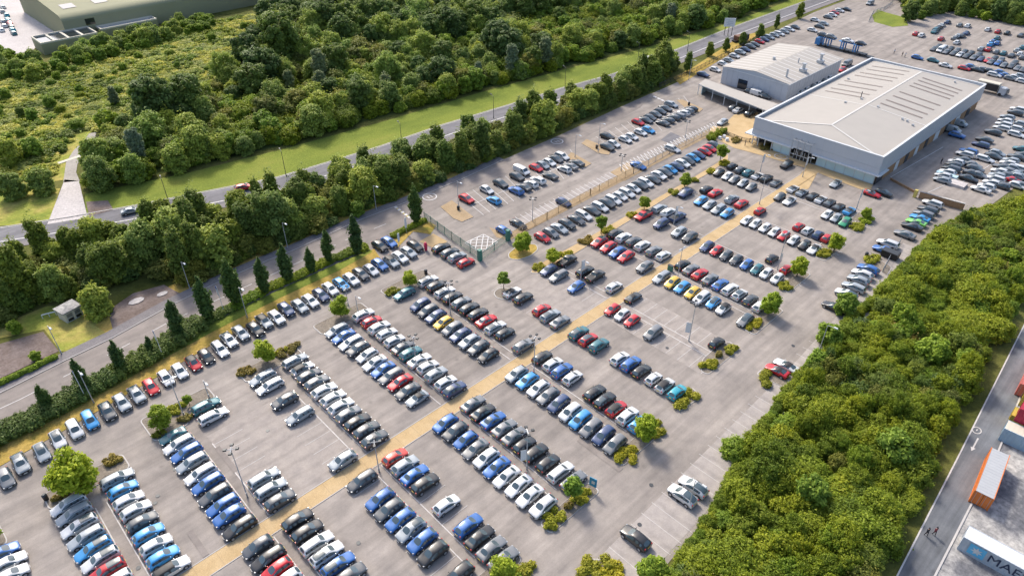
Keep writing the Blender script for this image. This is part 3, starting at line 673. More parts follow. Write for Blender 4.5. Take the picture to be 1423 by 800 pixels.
# dry verge behind the long row
sheet('dry_verge', PX('-200,745 0,648 100,592 208,530 304,474 399,425 474,388 528,358 520,346 470,368 390,405 300,450 200,503 100,560 0,612 -200,700'), Z(5), M['verge'])
sheet('hedge_bed', PX('-200,712 0,622 100,571 200,514 300,459 390,414 470,377 518,350 514,347 470,366 390,402 300,446 200,498 100,553 0,606 -200,694'), Z(6), M['lawn'])
sheet('grass_corner', PX('545,334 592,306 606,314 598,326 574,322 552,345'), Z(5), M['verge'])
sheet('sandy_corner', PX('583,336 602,325 622,336 606,347'), Z(6), M['sand'])
# sandy footpath and forecourt
sheet('footpath', [(-30, 63.0), (176, 63.2), (176, 65.9), (-30, 65.7)], Z(4), M['sand'])
sheet('forecourt', PX('1093,263 1120,234 1078,222 1050,214 1020,206 1000,196 985,186 990,176 1040,176 1048,196 1100,210 1160,233 1214,256 1208,268 1160,250 1136,240 1124,262 1103,272'), Z(5), M['sand'])
sheet('forecourt', PX('985,188 1000,180 1020,160 1053,156 1060,175 1058,190 1036,196 1006,186'), Z(6), M['sand'])
b = MB()
for y0_, y1_ in ((62.88, 63.0), (65.75, 65.87)): b.add([(-30, y0_, Z(5)), (172, y0_+.2, Z(5)), (172, y1_+.2, Z(5)), (-30, y1_, Z(5))], [(0,1,2,3)], M['kerb'])
for k in range(60): b.b2(-20 + k*3.2, -20 + k*3.2 + .05, 63.1, 65.6, Z(4), Z(4)+.012, M['gravel'])
tag(b.build('footpath_edging'), kind='structure')
# gravel strip with the fence
sheet('gravel_strip', PX('690,330 708,334 985,190 1003,180 990,176 740,306 705,326 680,316'), Z(4), M['gravel'])
sheet('gravel_strip', PX('848,240 872,226 900,224 905,232 868,252'), Z(5), M['gravel'])
sheet('bay_apron', PX('700,314 852,238 862,246 716,323'), Z(3), M['bays_x'])
for s_ in ('612,288 628,279 658,302 642,309 630,304', '788,218 794,212 822,228 812,234 800,232','808,200 815,194 850,208 846,216 832,214','940,140 948,139 977,152 970,158 956,154'):
    b = MB(); b.prism(orient(PX(s_)), 0, .16, M['kerb'], M['gravel']); tag(b.build('gravel_island'), kind='structure')
# bay wear sheets
X = {k: sum(c[0] for c in v) / len(v) for k, v in rowpos.items()}
sheet('empty_bays', [(X['L5']-2.4, 65.9), (X['L6']+2.4, 65.9), (X['L6']+2.4, 86), (X['L5']-2.4, 86)], Z(3), M['bays_y'])
sheet('empty_bays', [(X['R10']-2.4, 39), (X['R11']+2.4, 39), (X['R11']+2.4, 62), (X['R10']-2.4, 62)], Z(3), M['bays_y'])
sheet('empty_bays', [(X['L12']-2.4, 66), (X['L13']+2.4, 66), (X['L13']+2.4, 82), (X['L12']-2.4, 82)], Z(3), M['bays_y'])
sheet('edge_bays', [(40, 24), (40, 30.2), (100, 31.3), (152, 34.0), (152, 27)], Z(3), M['bays_x'])
# painted lines
mk = MB()
def bayline(x, y0, y1, w=.15, m_='faint'): mk.line((x, y0), (x, y1), w, Z(4), M[m_])
for a, b_ in (('L2','L3'),('L4','L5'),('L6','L7'),('L8','L9'),('L10','L11'),('L13','L14'),('L15','L16'),('L17','L18'),('L19','L20'),('L21','L22')):
    xm = (X[a] + X[b_]) / 2
    for d in (-.75, .75): bayline(xm + d, 66.2, 84)
for a, b_ in (('R1','R2'),('R3','R4'),('R5','R6'),('R7','R8'),('R10','R11'),('R12','R13'),('R14','R15'),('R16','R17'),('R18','R19')):
    xm = (X[a] + X[b_]) / 2
    for d in (-.75, .75): bayline(xm + d, 41.5, 62.6)
for k in ('L5','L6','L12','L13','R10','R11','L14','R3','R4'):
    y0, y1 = (66.4, 84) if k[0] == 'L' else (41, 62.4)
    n = 0; y = y0
    while y < y1: mk.line((X[k]-2.3, y), (X[k]+2.3, y), .07, Z(4), M['faint']); y += 2.45
for k in range(46):
    x = 42 + k * 2.45
    if x < 150: mk.line((x, 24), (x, 30.2 + .033*(x-40)), .07, Z(4), M['faint'])
# upper car park: white bays
def bays(a0, a1, b0, b1, n, w=.13, ends=True):
    a0, a1, b0, b1 = (P(*q) for q in (a0, a1, b0, b1))
    for k in range(n+1):
        t = k / n; mk.line(a0.lerp(a1, t), b0.lerp(b1, t), w, Z(5), M['white'])
bays((638,272),(792,208),(672,299),(812,236),18)
bays((828,190),(950,134),(858,212),(968,158),15)
mk.line(P(654,286), P(803,222), .13, Z(6), M['white']); mk.line(P(843,201), P(960,146), .13, Z(6), M['white'])
bays((716,302),(846,240),(730,312),(858,247),21)
for k in range(1, 12):                                    # diamond hatching inside the gate
    A_, B_, C_, D_ = P(646,338), P(672,326), P(692,337), P(668,352)
    def per(s): s %= 4; q = [A_, B_, C_, D_, A_]; return q[int(s)].lerp(q[int(s)+1], s - int(s))
    if k < 6:
        t = k/3
        mk.line(per(0 + t if t <= 1 else 1 + (t-1)), per(4 - t if t <= 1 else 3 - (t-1)), .2, Z(6), M['white'])
        mk.line(per(1 - t if t <= 1 else 4 - (t-1)), per(1 + t if t <= 1 else 2 + (t-1)), .2, Z(7), M['white'])
for a, b_ in ((A_,B_),(B_,C_),(C_,D_),(D_,A_)): mk.line(a, b_, .2, Z(6)+.004, M['white'])
def zigzag(pl, n, w):
    for k in range(n):
        t = k/n; a = pl[0].lerp(pl[1], t); b_ = pl[2].lerp(pl[3], t + .5/n); c_ = pl[0].lerp(pl[1], t + 1/n)
        mk.line(a, b_, .18, Z(6), M['white']); mk.line(b_, c_, .18, Z(7), M['white'])
zigzag([P(868,238), P(1000,176), P(858,230), P(992,170)], 30, .2)
for k in range(6): mk.line(P(908+k*5.2, 134+k*2.4), P(912+k*5.2, 136+k*2.4), .9, Z(5), M['white'])
for (x, y) in ((597,274),(774,197),(1085,218)):           # painted speed roundels
    c_ = P(x, y)
    for r_, w in ((1.7, .28),):
        for k in range(20):
            a0, a1 = 2*math.pi*k/20, 2*math.pi*(k+1)/20
            mk.line((c_.x + r_*math.cos(a0), c_.y + r_*math.sin(a0)), (c_.x + r_*math.cos(a1), c_.y + r_*math.sin(a1)), w, Z(6), M['white'] if x < 1000 else M['faint'])
    for k in (-.45, .45): mk.line((c_.x + k, c_.y - .6), (c_.x + k, c_.y + .6), .25, Z(6), M['white'] if x < 1000 else M['faint'])
for x0, y0, x1, y1 in ((1285,270,1345,243),(1330,258,1400,215),(1237,247,1310,205)): mk.line(P(x0,y0), P(x1,y1), .15, Z(5), M['white'])
tag(mk.build('bay_markings'), kind='structure')
pt = MB(); g_ = random.Random(21)                          # repairs, gullies and manholes in the tarmac
for k in range(34):
    px, py = g_.uniform(150, 1150), g_.uniform(300, 790); w = P(px, py)
    if not (24 < w.y < 98 and 0 < w.x < 170) or (62 < w.y < 67): continue
    if k % 3: pt.poly([(w.x + .32*math.cos(a*.785), w.y + .32*math.sin(a*.785)) for a in range(8)], Z(5), M['darkmetal'])
    else:
        l_, h_ = g_.uniform(2, 9), g_.uniform(.5, 1.1)
        if g_.random() < .5: l_, h_ = h_, l_
        pt.poly(rect_(w.x, w.y, l_, h_), Z(4)+.006, M['lane'])
for y_ in (64.3-1.4, 64.3+1.5): pass
tag(pt.build('tarmac_repairs'), kind='structure')
sheet('tarmac_patch', PX('918,195 932,184 946,190 932,200'), Z(4), M['road'])
# access road and container yard beyond the thicket
ACC0 = PX('1130,1000 1245,800 1423,450 1520,240') ; ACC1 = PX('1297,800 1340,716 1385,628 1423,535')
sheet('access_road', [tuple(P(1130,1025))[:2]] + PX('1245,800 1335,625 1423,450 1540,215') + PX('1590,260 1423,535 1385,628 1340,716 1297,800 1230,940'), Z(3), M['access'])
sheet('yard', PX('1297,800 1340,716 1385,628 1423,535 1590,260') + [(200,-30), (150,-80), (60,-60), (68,-10)], Z(2), M['concrete'])
mk = MB()
for s_ in ('1245,800 1335,625 1423,450', ): strip([Vector((*p, 0)) for p in PX(s_)], -.2, 0, Z(4), M['faint'], mk)
c_ = P(1357, 598)
for k in range(16):
    a0, a1 = 2*math.pi*k/16, 2*math.pi*(k+1)/16
    mk.line((c_.x + .8*math.cos(a0), c_.y + .6*math.sin(a0)), (c_.x + .8*math.cos(a1), c_.y + .6*math.sin(a1)), .16, Z(5), M['faint'])
mk.line((c_.x - .15, c_.y), (c_.x + .3, c_.y), .16, Z(5), M['faint'])
a, b_ = P(1359, 609), P(1352, 622); mk.line(a, b_, .22, Z(5), M['faint'])
d = (b_ - a).normalized(); q = Vector((-d.y, d.x, 0)); tip = b_ + d * .9
mk.add([(v.x, v.y, Z(5)) for v in (b_ + q*.35, b_ - q*.35, tip)], [(0,1,2)] if q.cross(-d).z > 0 else [(0,2,1)], M['faint'])
tag(mk.build('access_road_markings'), kind='structure')
b = MB(); strip([Vector((*p, 0)) for p in PX('1290,814 1297,800 1340,716 1385,628 1423,535 1470,455')], -.25, 0, .16, M['kerb'], b)
tag(b.build('yard_kerb'), kind='structure')
sheet('yard', PX('-60,-40 95,-40 96,4 118,55 50,66 44,72 0,78 -60,84'), Z(4), M['paleyard'])
sheet('green_lawn', PX('1212,22 1220,14 1232,18 1258,25 1262,36 1240,38 1215,31'), Z(4), M['lawn'])

# ---------------------------------------------------------------- kerbed beds at the row ends
def island(pts, name='planting_bed', top='mulch'):
    pts = orient([(p[0], p[1]) for p in pts]); n = len(pts); out = []
    for i in range(n):                                   # rounded corners
        p0, p, p1 = Vector(pts[i-1]), Vector(pts[i]), Vector(pts[(i+1) % n]); r = min(.8, (p0-p).length/2.5, (p1-p).length/2.5)
        a, c_ = p + (p0-p).normalized()*r, p + (p1-p).normalized()*r
        for k in range(5):
            t = k/4; out.append(tuple((1-t)**2*a + 2*t*(1-t)*p + t*t*c_))
    cx = sum(p[0] for p in out)/len(out); cy = sum(p[1] for p in out)/len(out)
    inn = []
    for p in out:
        d = Vector((cx-p[0], cy-p[1])); inn.append(tuple(Vector(p) + d.normalized()*.18))
    b = MB(); m_ = len(out)
    b.add([(p[0], p[1], 0) for p in out] + [(p[0], p[1], .13) for p in out] + [(p[0], p[1], .13) for p in inn],
          [(k, (k+1) % m_, m_+(k+1) % m_, m_+k) for k in range(m_)] + [(m_+k, m_+(k+1) % m_, 2*m_+(k+1) % m_, 2*m_+k) for k in range(m_)], M['kerb'])
    b.add([(p[0], p[1], .11) for p in inn], [tuple(range(m_))], M[top])
    tag(b.build(name), kind='structure'); return (cx, cy)
def rect(x0, x1, y0, y1): return [(x0, y0), (x1, y0), (x1, y1), (x0, y1)]
def endx(a, b_): return X[a] - 2.4, X[b_] + 2.4
ylo = {}
for a, b_, yo in (('R5','R6',37.0),('R7','R8',37.6),('R12','R13',40.0),('R14','R15',42.2),('R16','R17',42.5),('R18','R19',42.8),('R3','R4',36.9)):
    x0, x1 = endx(a, b_); xm = (X[a]+X[b_])/2
    lo = [max(yo + 2.3, min(yo + 4.0, min(c[1] for c in rowpos[k] if not (k in ('R13','R15','R17') and c is rowpos[k][-1])) - 1.25)) for k in (a, b_)]
    x0 += .3; x1 -= .3
    island([(x0, yo), (x1, yo), (x1, lo[1]), (xm, lo[1]), (xm, lo[0]), (x0, lo[0])] if abs(lo[0]-lo[1]) > .8 else rect(x0, x1, yo, min(lo)))
island(PX('943,573 974,552 962,538 934,556'))
island(PX('974,517 984,521 1026,487 1014,474 990,486 975,500'))
island(PX('813,786 824,775 842,780 866,800 880,830 840,830'))
island(PX('1050,520 1058,513 1098,529 1092,540'))
island(PX('1199,358 1204,350 1240,372 1232,384'))
island(PX('-40,752 -4,722 12,752 0,768'))
for a, b_, y0, y1 in (('L2','L3',83.6,88.8),('L4','L5',83.6,88.3),('L6','L7',84.2,88.2),('L8','L9',85.3,88.2),('L10','L11',85.4,88.6)):
    x0, x1 = endx(a, b_); top = [max(83.5, max(c[1] for c in rowpos[k]) + 1.3) for k in (a, b_)]; xm = (X[a]+X[b_])/2
    island([(x0, top[0]), (xm, top[0]), (xm, top[1]), (x1, top[1]), (x1, max(top)+3.6), (x0, max(top)+3.6)] if abs(top[0]-top[1]) > .8 else rect(x0, x1, top[0], top[0]+3.6))
c_ = P(700, 408); island([(c_.x + 2.1*math.cos(k*math.pi/4), c_.y + 2.1*math.sin(k*math.pi/4)) for k in range(8)])
c_ = P(727, 350); island([(c_.x + 4.2*math.cos(k*math.pi/4), c_.y + 2.4*math.sin(k*math.pi/4)) for k in range(8)], top='verge')
island(PX('736,380 742,372 768,357 800,340 850,312 905,280 955,252 1000,225 1012,214 1012,222 990,238 935,270 880,304 800,352 758,380'), top='sand')
# ---------------------------------------------------------------- foliage
NPR = np.random.default_rng(11)
def leaves(lobes, n, size, seed=0, flat=.75, aspect=1.5, fill=.5, jag=.3):
    """n leaf-clump faces spread through a set of lobes (cx,cy,cz,rx,ry,rz)"""
    g = np.random.default_rng(seed)
    L_ = np.array(lobes, float); vol = (L_[:,3]*L_[:,4]*L_[:,5])**(2/3); w = vol/vol.sum()
    k = g.choice(len(L_), n, p=w)
    d = g.normal(size=(n,3)); d /= np.linalg.norm(d, axis=1)[:,None]
    r = fill + (1-fill)*g.random(n)**.6 + g.normal(size=n)*jag*.5
    r = np.where(g.random(n) < .1, g.random(n)**.5, r)
    c = L_[k,:3] + d*L_[k,3:]*r[:,None]
    keep = c[:,2] > .05; c, d = c[keep], d[keep]; n = len(c)
    nrm = d + g.normal(size=(n,3))*.55 + np.array([0,0,flat]); nrm /= np.linalg.norm(nrm, axis=1)[:,None]
    t = np.cross(nrm, g.normal(size=(n,3))); t /= np.linalg.norm(t, axis=1)[:,None]; u = np.cross(nrm, t)
    s = size*(.55 + .9*g.random(n))[:,None]
    a = t*s*.5*aspect; b_ = u*s*.5
    dr = nrm*s*.18
    V = np.stack([c - a - dr*.6, c - b_*.9 + dr, c + a - dr*.6, c + b_*.9 + dr], 1).reshape(-1,3)
    return V
def leafmesh(name, V, mt):
    n = len(V)//4; me = bpy.data.meshes.new(name)
    me.vertices.add(len(V)); me.vertices.foreach_set('co', V.astype(np.float32).ravel())
    me.loops.add(4*n); me.loops.foreach_set('vertex_index', np.arange(4*n, dtype=np.int32))
    me.polygons.add(n); me.polygons.foreach_set('loop_start', np.arange(0, 4*n, 4, dtype=np.int32)); me.polygons.foreach_set('loop_total', np.full(n, 4, np.int32))
    me.materials.append(mt); me.update(calc_edges=True); return me
def blob_lobes(r, h0, h1, n, seed, lump=.55, spread=.75, taper=1.0):
    g = random.Random(seed); out = []
    hm = (h0 + h1)/2; hr = (h1 - h0)/2
    out.append((0, 0, hm, r*.62, r*.62, hr*.8))
    for k in range(n):
        a = 2*math.pi*(k + g.random()*.7)/n * 2.4; z = g.uniform(-.8, .9); rad = r*spread*math.sqrt(max(.05, 1 - z*z*.85))*g.uniform(.55, 1.0)
        if taper != 1 and z > 0: rad *= taper
        q = r*lump*g.uniform(.55, 1.05)
        out.append((rad*math.cos(a), rad*math.sin(a), hm + z*hr*.85, q, q, q*g.uniform(.6, .9)))
    return out
def trunk_mesh(name, h, r, limbs=5, seed=0, spread=1.6):
    g = random.Random(seed); b = MB(); lean = (g.uniform(-.2,.2), g.uniform(-.2,.2))
    b.tube((0,0,-.1), (lean[0]*.4, lean[1]*.4, h*.5), r*1.25, r*.85, M['bark'], 8); b.tube((lean[0]*.4, lean[1]*.4, h*.5), (lean[0], lean[1], h), r*.85, r*.3, M['bark'], 7)
    for k in range(limbs):
        a = 2*math.pi*k/limbs + g.random(); z0 = h*g.uniform(.4, .7); t = z0/h
        b.tube((lean[0]*t, lean[1]*t, z0), (spread*math.cos(a), spread*math.sin(a), z0 + h*g.uniform(.2, .38)), r*.45, r*.12, M['bark'], 5)
    return b.mesh(name, 40)
TREE = {}
def treekind(key, V, mt, th, tr, spread, name, seed):
    TREE[key] = (leafmesh(name + '_crown', V, mt), trunk_mesh(name + '_trunk', th, tr, 5, seed, spread))
for k in range(3):
    treekind('park%d' % k, leaves(blob_lobes(2.0, .4, 4.6, 28, 20+k, .38), 4200, .23, 30+k), M['l_park'], 3.6, .10, 1.2, 'park_tree', k)
    treekind('sap%d' % k, leaves(blob_lobes(1.15, 1.0, 3.5, 12, 24+k, .45), 1300, .26, 34+k, fill=.4), M['l_light'], 2.8, .06, .7, 'young_tree', k)
    treekind('bigpark%d' % k, leaves(blob_lobes(2.45, .3, 5.2, 34, 27+k, .36), 6500, .25, 37+k), M['l_park'], 4.2, .15, 1.6, 'park_tree', k)
    lob = []
    g_ = random.Random(60+k)
    for q in range(26):
        z = .9 + 8.2*q/25; r_ = 1.4*math.sin(math.pi*min(1, (q+2.5)/28))**.7; a = g_.random()*6.28
        lob.append((r_*.45*math.cos(a), r_*.45*math.sin(a), z, r_*.75, r_*.75, .8))
    treekind('col%d' % k, leaves(lob, 5200, .27, 40+k, flat=.4), M['l_col'], 6.5, .13, .5, 'column_tree', k)
for k in range(5):
    h = (11.5, 13, 10, 12, 9)[k]
    treekind('belt%d' % k, leaves(blob_lobes((3.0,2.7,3.1,2.3,2.9)[k], -.6, h, 70, 70+k, .30, .92, .72), 12000, .36, 80+k, jag=.5), M['l_belt'], h*.72, .2, 2.0, 'belt_tree', k)
for k in range(5):
    r_, h = ((4.6,11),(3.8,9),(5.2,12.5),(3.4,7.5),(4.2,10))[k]
    treekind('wood%d' % k, leaves(blob_lobes(r_, -1.5, h, 60, 90+k, .29, .9, .85), 13000, .39, 100+k, jag=.5), M['l_wood'], h*.65, .24, 2.4, 'woodland_tree', k)
for k in range(3):
    treekind('olive%d' % k, leaves(blob_lobes(3.2, -1.2, 6.6, 55, 170+k, .27, .95), 12000, .31, 174+k, jag=.6), M['l_olive'], 4.4, .14, 1.6, 'olive_tree', k)
    treekind('yell%d' % k, leaves(blob_lobes(2.7, -1.0, 4.6, 60, 180+k, .22, 1.0), 9500, .25, 184+k, jag=.8), M['l_yellow'], 3, .1, 1.3, 'yellow_thicket', k)
    treekind('brn%d' % k, leaves(blob_lobes(2.2, -1.0, 3.8, 50, 190+k, .24, 1.0), 6000, .25, 194+k, jag=.9, fill=.3), (M['l_brown'], M['l_olive'], M['l_dark'])[k], 3, .1, 1.3, 'mixed_thicket', k)
    treekind('dark%d' % k, leaves(blob_lobes(4.8, -1, 13, 60, 120+k, .29, .9), 10000, .48, 124+k, jag=.3), M['l_dark'], 8.5, .26, 2.4, 'dark_tree', k)
    treekind('pale%d' % k, leaves(blob_lobes(2.9, .3, 12, 50, 130+k, .3, .85, .7), 8000, .38, 134+k, jag=.3), M['l_pale'], 8, .2, 1.6, 'pale_tree', k)
    treekind('bright%d' % k, leaves(blob_lobes(2.6, -.4, 5.4, 40, 140+k, .32, .85), 7000, .31, 144+k, jag=.3), M['l_light'], 3.4, .12, 1.4, 'bright_tree', k)
for k in range(6):
    r_, h = ((2.6,5.2),(2.1,4.2),(3.0,6.2),(1.8,3.4),(2.4,5.8),(2.8,4.6))[k]
    treekind('thick%d' % k, leaves(blob_lobes(r_*1.15, -1.0, h*.86, 80, 150+k, .2, 1.0), 15000, .205, 160+k, jag=.8), (M['l_thick'], M['l_thick'], M['l_thick'], M['l_light'], M['l_belt'], M['l_thick'])[k], h*.6, .1, 1.3, 'thicket_tree', k)
def tree(kind, loc, name, label, cat, group=None, s=1.0, sz=None):
    r = thing(name, label, cat, (loc[0], loc[1], loc[2] if len(loc) > 2 else 0), rnd.uniform(0, 6.28), group)
    r.scale = (s, s, sz or s*rnd.uniform(.93, 1.08))
    meshobj('trunk', TREE[kind][1], r); meshobj('crown', TREE[kind][0], r); return r
# --- trees standing in the car park (base pixel, kind, scale, label)
PARK = [
 ((113,680),'bigpark0',1.42,'largest spreading yellow-green tree, on the bed at the lower left'),
 ((228,594),'park1',.92,'open-branched tree beside a lamp post, third bed from the lower left corner'),
 ((372,503),'park0',1.06,'round dense yellow-green tree casting shade over two pale estate cars'),
 ((474,440),'park2',1.05,'leafy round tree at the head of the row with a red hatchback'),
 ((570,398),'park1',.78,'small round tree beside the teal estate car and the litter bin'),
 ((700,402),'sap0',1.15,'thin bright sapling alone on a round bed near the gate'),
 ((726,349),'park1',1.05,'olive bushy tree just outside the green gate'),
 ((768,366),'park2',.80,'small tree at the lower end of the sandy kerb strip'),
 ((835,325),'sap1',1.3,'slim-stemmed small tree second along the sandy kerb strip'),
 ((895,291),'park0',.80,'round small tree by the red pickup on the kerb strip'),
 ((951,260),'park2',.82,'broad small tree above the navy van on the kerb strip'),
 ((1000,226),'sap2',1.55,'tallest bright tree at the showroom end of the kerb strip'),
 ((893,612),'park0',1.02,'yellow-green tree overhanging a light blue SUV at its row end'),
 ((796,694),'sap0',1.15,'small leafy tree next to the blue sign board'),
 ((700,806),'park2',.9,'tree cut by the bottom edge below the grey saloons'),
 ((1068,436),'park1',.98,'bushy tree on the kerbed bed beside the small grey hatchback'),
 ((1107,384),'park0',1.0,'spreading tree on the bed hiding a small red car'),
 ((1158,350),'park2',.92,'duller olive tree on the bed beside a white convertible'),
 ((1202,304),'bigpark1',.55,'low bright tree on the bed nearest the showroom'),
 ((264,564),'sap1',.72,'small round bush tree between a bed and a teal estate car'),
 ((-2,752),'sap2',.9,'bright shrubby tree cut off by the left edge near the bottom'),
]
for (px, k, s, lab) in PARK:
    w = P(*px); tree(k, (w.x, w.y, .1), 'car_park_tree', lab, 'tree', 'small trees in the car park', s)
# --- columnar trees along the hedge
COLS = [((70,570),.62),((122,545),.72),((172,515),.74),((252,468),.92),((293,447),1.02),((330,425),1.08),((370,408),.86),((402,393),.98),((434,380),.68),((459,366),.86),((497,354),.98),((579,312),1.0),((212,492),.45)]
for k, (px, s) in enumerate(sorted(COLS)):
    w = P(*px); tree('col%d' % (k % 3), (w.x, w.y, 0), 'columnar_tree', '%s dark columnar tree along the clipped hedge, counting from the left' % ordw(k+1) if px[0] < 560 else 'dark columnar tree at the end of the green gate fence', 'tree', 'columnar trees along the hedge', s)
# --- clipped hedge in lengths between the trees
def hedge(a, b_, w, h, name, label, group, mt, size=.24, dens=1.0, seed=0):
    a, b_ = Vector(a), Vector(b_); d = (b_ - a); L = d.length; g = random.Random(seed)
    n = max(2, int(L/.7)); lob = [((k+.5)/n*L - L/2, g.uniform(-.12,.12)*w, h*.5*g.uniform(.9,1.05), .75, w*.55*g.uniform(.85,1.1), h*.52*g.uniform(.85,1.15)) for k in range(n)]
    o = meshobj(name, leafmesh(name, leaves(lob, int((1000 if w > 3 else 520)*L*dens), size, seed, fill=.75, jag=.12), mt)); m_ = (a + b_)/2
    o.location = (m_.x, m_.y, .05); o.rotation_euler = (0, 0, math.atan2(d.y, d.x)); return tag(o, label, 'hedge', group)
HP = [(-60,655),(0,612),(58,584),(108,556),(158,528),(205,502),(243,479),(284,452),(322,432),(362,411),(396,394),(430,380),(456,367),(492,352),(512,346)]
for k, (p, q) in enumerate(zip(HP, HP[1:])):
    w0, w1 = P(*p), P(*q); big = k < 7
    hedge(w0 + Vector((0,.5,0)), w1 + Vector((0,.5,0)), 4.6 if big else 2.6, 2.0 if big else 1.0, 'hedge_section', '%s stretch of the low dark hedge beside the lane, counted from the left' % ordw(k+1), 'stretches of clipped hedge along the lane', M['l_hedge'] if k < 8 else M['l_thick'], seed=200+k)
hedge(P(546,330), P(590,307), 1.6, .9, 'hedge_section', 'short bright hedge stretch by the gate fence corner', 'stretches of clipped hedge along the lane', M['l_thick'], seed=230)
hedge(P(0,536), P(78,498), 1.0, .9, 'hedge_section', 'low bright green hedge in front of the bare soil plot', None, M['l_light'], seed=231)
# --- bed shrubs
def shrub(px, r, label, mt='l_bed', h=.7, ell=1.6, rz=None, dens=1.0):
    w = P(*px); sd = int(px[0]*7 + px[1]); g = random.Random(sd); lob = []
    for k in range(12):
        a, q = g.random()*6.28, g.random()**.5; lob.append((r*ell*q*math.cos(a)*.8, r*q*math.sin(a)*.8, h*.45*g.uniform(.7,1.2), r*.38, r*.38, h*.5))
    o = meshobj('bed_shrub', leafmesh('bed_shrub', leaves(lob, int(700*r*r*ell*dens) + 200, .2, sd), M[mt])); o.location = (w.x, w.y, .1)
    o.rotation_euler = (0, 0, g.uniform(-.2,.2) if rz is None else rz); return tag(o, label, 'shrub', 'low shrubs in the kerbed beds')
H_ = math.pi/2
SHR = [((768,722),1.15,'yellow-green low shrub at the lower corner of the bed under the blue sign','l_bed'),
 ((808,692),1.1,'yellow shrub at the foot of the blue sign board','l_bed'),((790,705),.4,'tiny bronze shrub between the two clumps near the blue sign','l_brown'),
 ((871,634),1.3,'olive shrub clump at the near corner beside the grey people carrier','l_bed'),((909,598),1.3,'golden shrub to the right of the tree over the light blue SUV','l_bed'),
 ((953,556),1.5,'golden shrub clump below the turquoise hatchback','l_bed'),((984,509),1.2,'golden oblong shrub at the corner of the half-empty bay bed','l_bed'),((1013,486),1.05,'yellow shrub beside the black small car','l_bed'),((998,495),.55,'small dark round shrub between two golden clumps','l_brown'),
 ((1048,453),1.2,'low golden shrub below the small grey hatchback','l_bed'),((1092,398),1.1,'low golden shrub beneath the white small cars at the row end','l_bed'),((1144,354),1.2,'yellow shrub left of the duller olive tree','l_bed'),((1190,317),1.2,'yellow shrub below the green hatchback','l_bed'),((1204,307),1.2,'grassy clump under the bright tree nearest the showroom','l_park'),
 ((1074,526),1.6,'long yellow shrub bed beside the red open convertible','l_bed'),((1211,361),1.3,'green-yellow shrub bed next to the black skip','l_bed'),
 ((826,790),1.4,'golden shrub on the rounded bed at the bottom edge','l_bed'),((848,800),1.3,'second golden shrub on the rounded bed, cut by the bottom edge','l_bed'),((725,792),1.3,'yellow shrub below the dark saloons at the bottom edge','l_bed'),((709,799),1.0,'green shrub mixed into the bed at the bottom edge','l_light'),
 ((345,516),1.0,'bronze and yellow shrub left of the round dense tree','l_brown'),((402,488),1.3,'bronze shrub right of the round dense tree','l_brown'),((391,490),.8,'yellow-green shrub touching the round dense tree','l_bed'),
 ((545,407),.9,'small golden shrub left of the teal estate car','l_bed'),((747,374),1.1,'golden shrub beside the navy hatchback near the kerb strip','l_bed'),((785,355),1.0,'yellow shrub behind the black pickup','l_bed'),((815,336),1.2,'bronze shrub above the red SUVs','l_brown'),((845,321),1.1,'yellow shrub at the foot of the slim-stemmed tree','l_bed'),
 ((878,300),.9,'golden shrub left of the red pickup','l_bed'),((934,269),1.0,'golden shrub left of the navy van','l_bed'),((964,252),.9,'yellow shrub right of the broad small tree','l_bed'),((986,240),1.0,'pale shrub left of the tallest bright tree','l_bed'),((1006,228),1.1,'yellow shrub right of the tallest bright tree','l_bed'),
 ((86,690),.7,'sparse bronze shrub left of the largest tree','l_brown'),((158,640),.9,'sparse bronze shrub right of the largest tree','l_brown'),((246,570),1.0,'yellow shrub right of the open-branched tree','l_bed'),((258,583),.7,'bronze shrub at the kerb beside the lamp post','l_brown'),((222,604),.6,'small green shrub under the open-branched tree','l_bed'),
 ((990,192),1.6,'dark green shrub at the end of the gravel strip','l_thick'),((1002,186),1.2,'round green shrub among the white bags by the showroom','l_thick'),((1022,196),1.2,'brown-green shrub in front of the dark cars beside the showroom','l_brown'),((1068,206),1.6,'tall bronze shrub against the showroom corner glass','l_brown')]
for q in SHR: shrub(q[0], q[1]*1.25, q[2], q[3], h=.75 if q[3] != 'l_thick' else 1.5)
# --- tree belt between the lane and the main road
fr = PX('-60,556 0,520 60,470 120,458 157,440 238,408 300,376 372,345 408,330 500,292 560,270 640,238 700,212 780,176 860,140 915,116')
bk = PX('-60,410 0,385 60,366 120,352 180,340 240,326 300,310 390,286 450,266 540,236 625,205 723,172 790,148 865,124 905,106 940,90')
belt = []
for (p, q) in zip(fr[1:], bk[1:]): pass
def poly_at(pl, t):
    i = min(len(pl)-2, int(t*(len(pl)-1))); f_ = t*(len(pl)-1) - i
    return Vector(pl[i]).lerp(Vector(pl[i+1]), f_)
nb = 46
for row, (off, cnt) in enumerate(((.16, nb), (.52, nb), (.88, nb))):
    for k in range(cnt):
        t = (k + .5 + (row % 2)*.5 + rnd.uniform(-.28,.28))/cnt
        if t >= 1: continue
        a, c_ = poly_at(fr, t), poly_at(bk, t); p = a.lerp(c_, off + rnd.uniform(-.1,.1))
        belt.append((t, row, p))
belt.sort(key=lambda q: (q[1], q[0])); cnt = {}
ROWW = {0: 'lane-side', 1: 'middle', 2: 'road-side'}
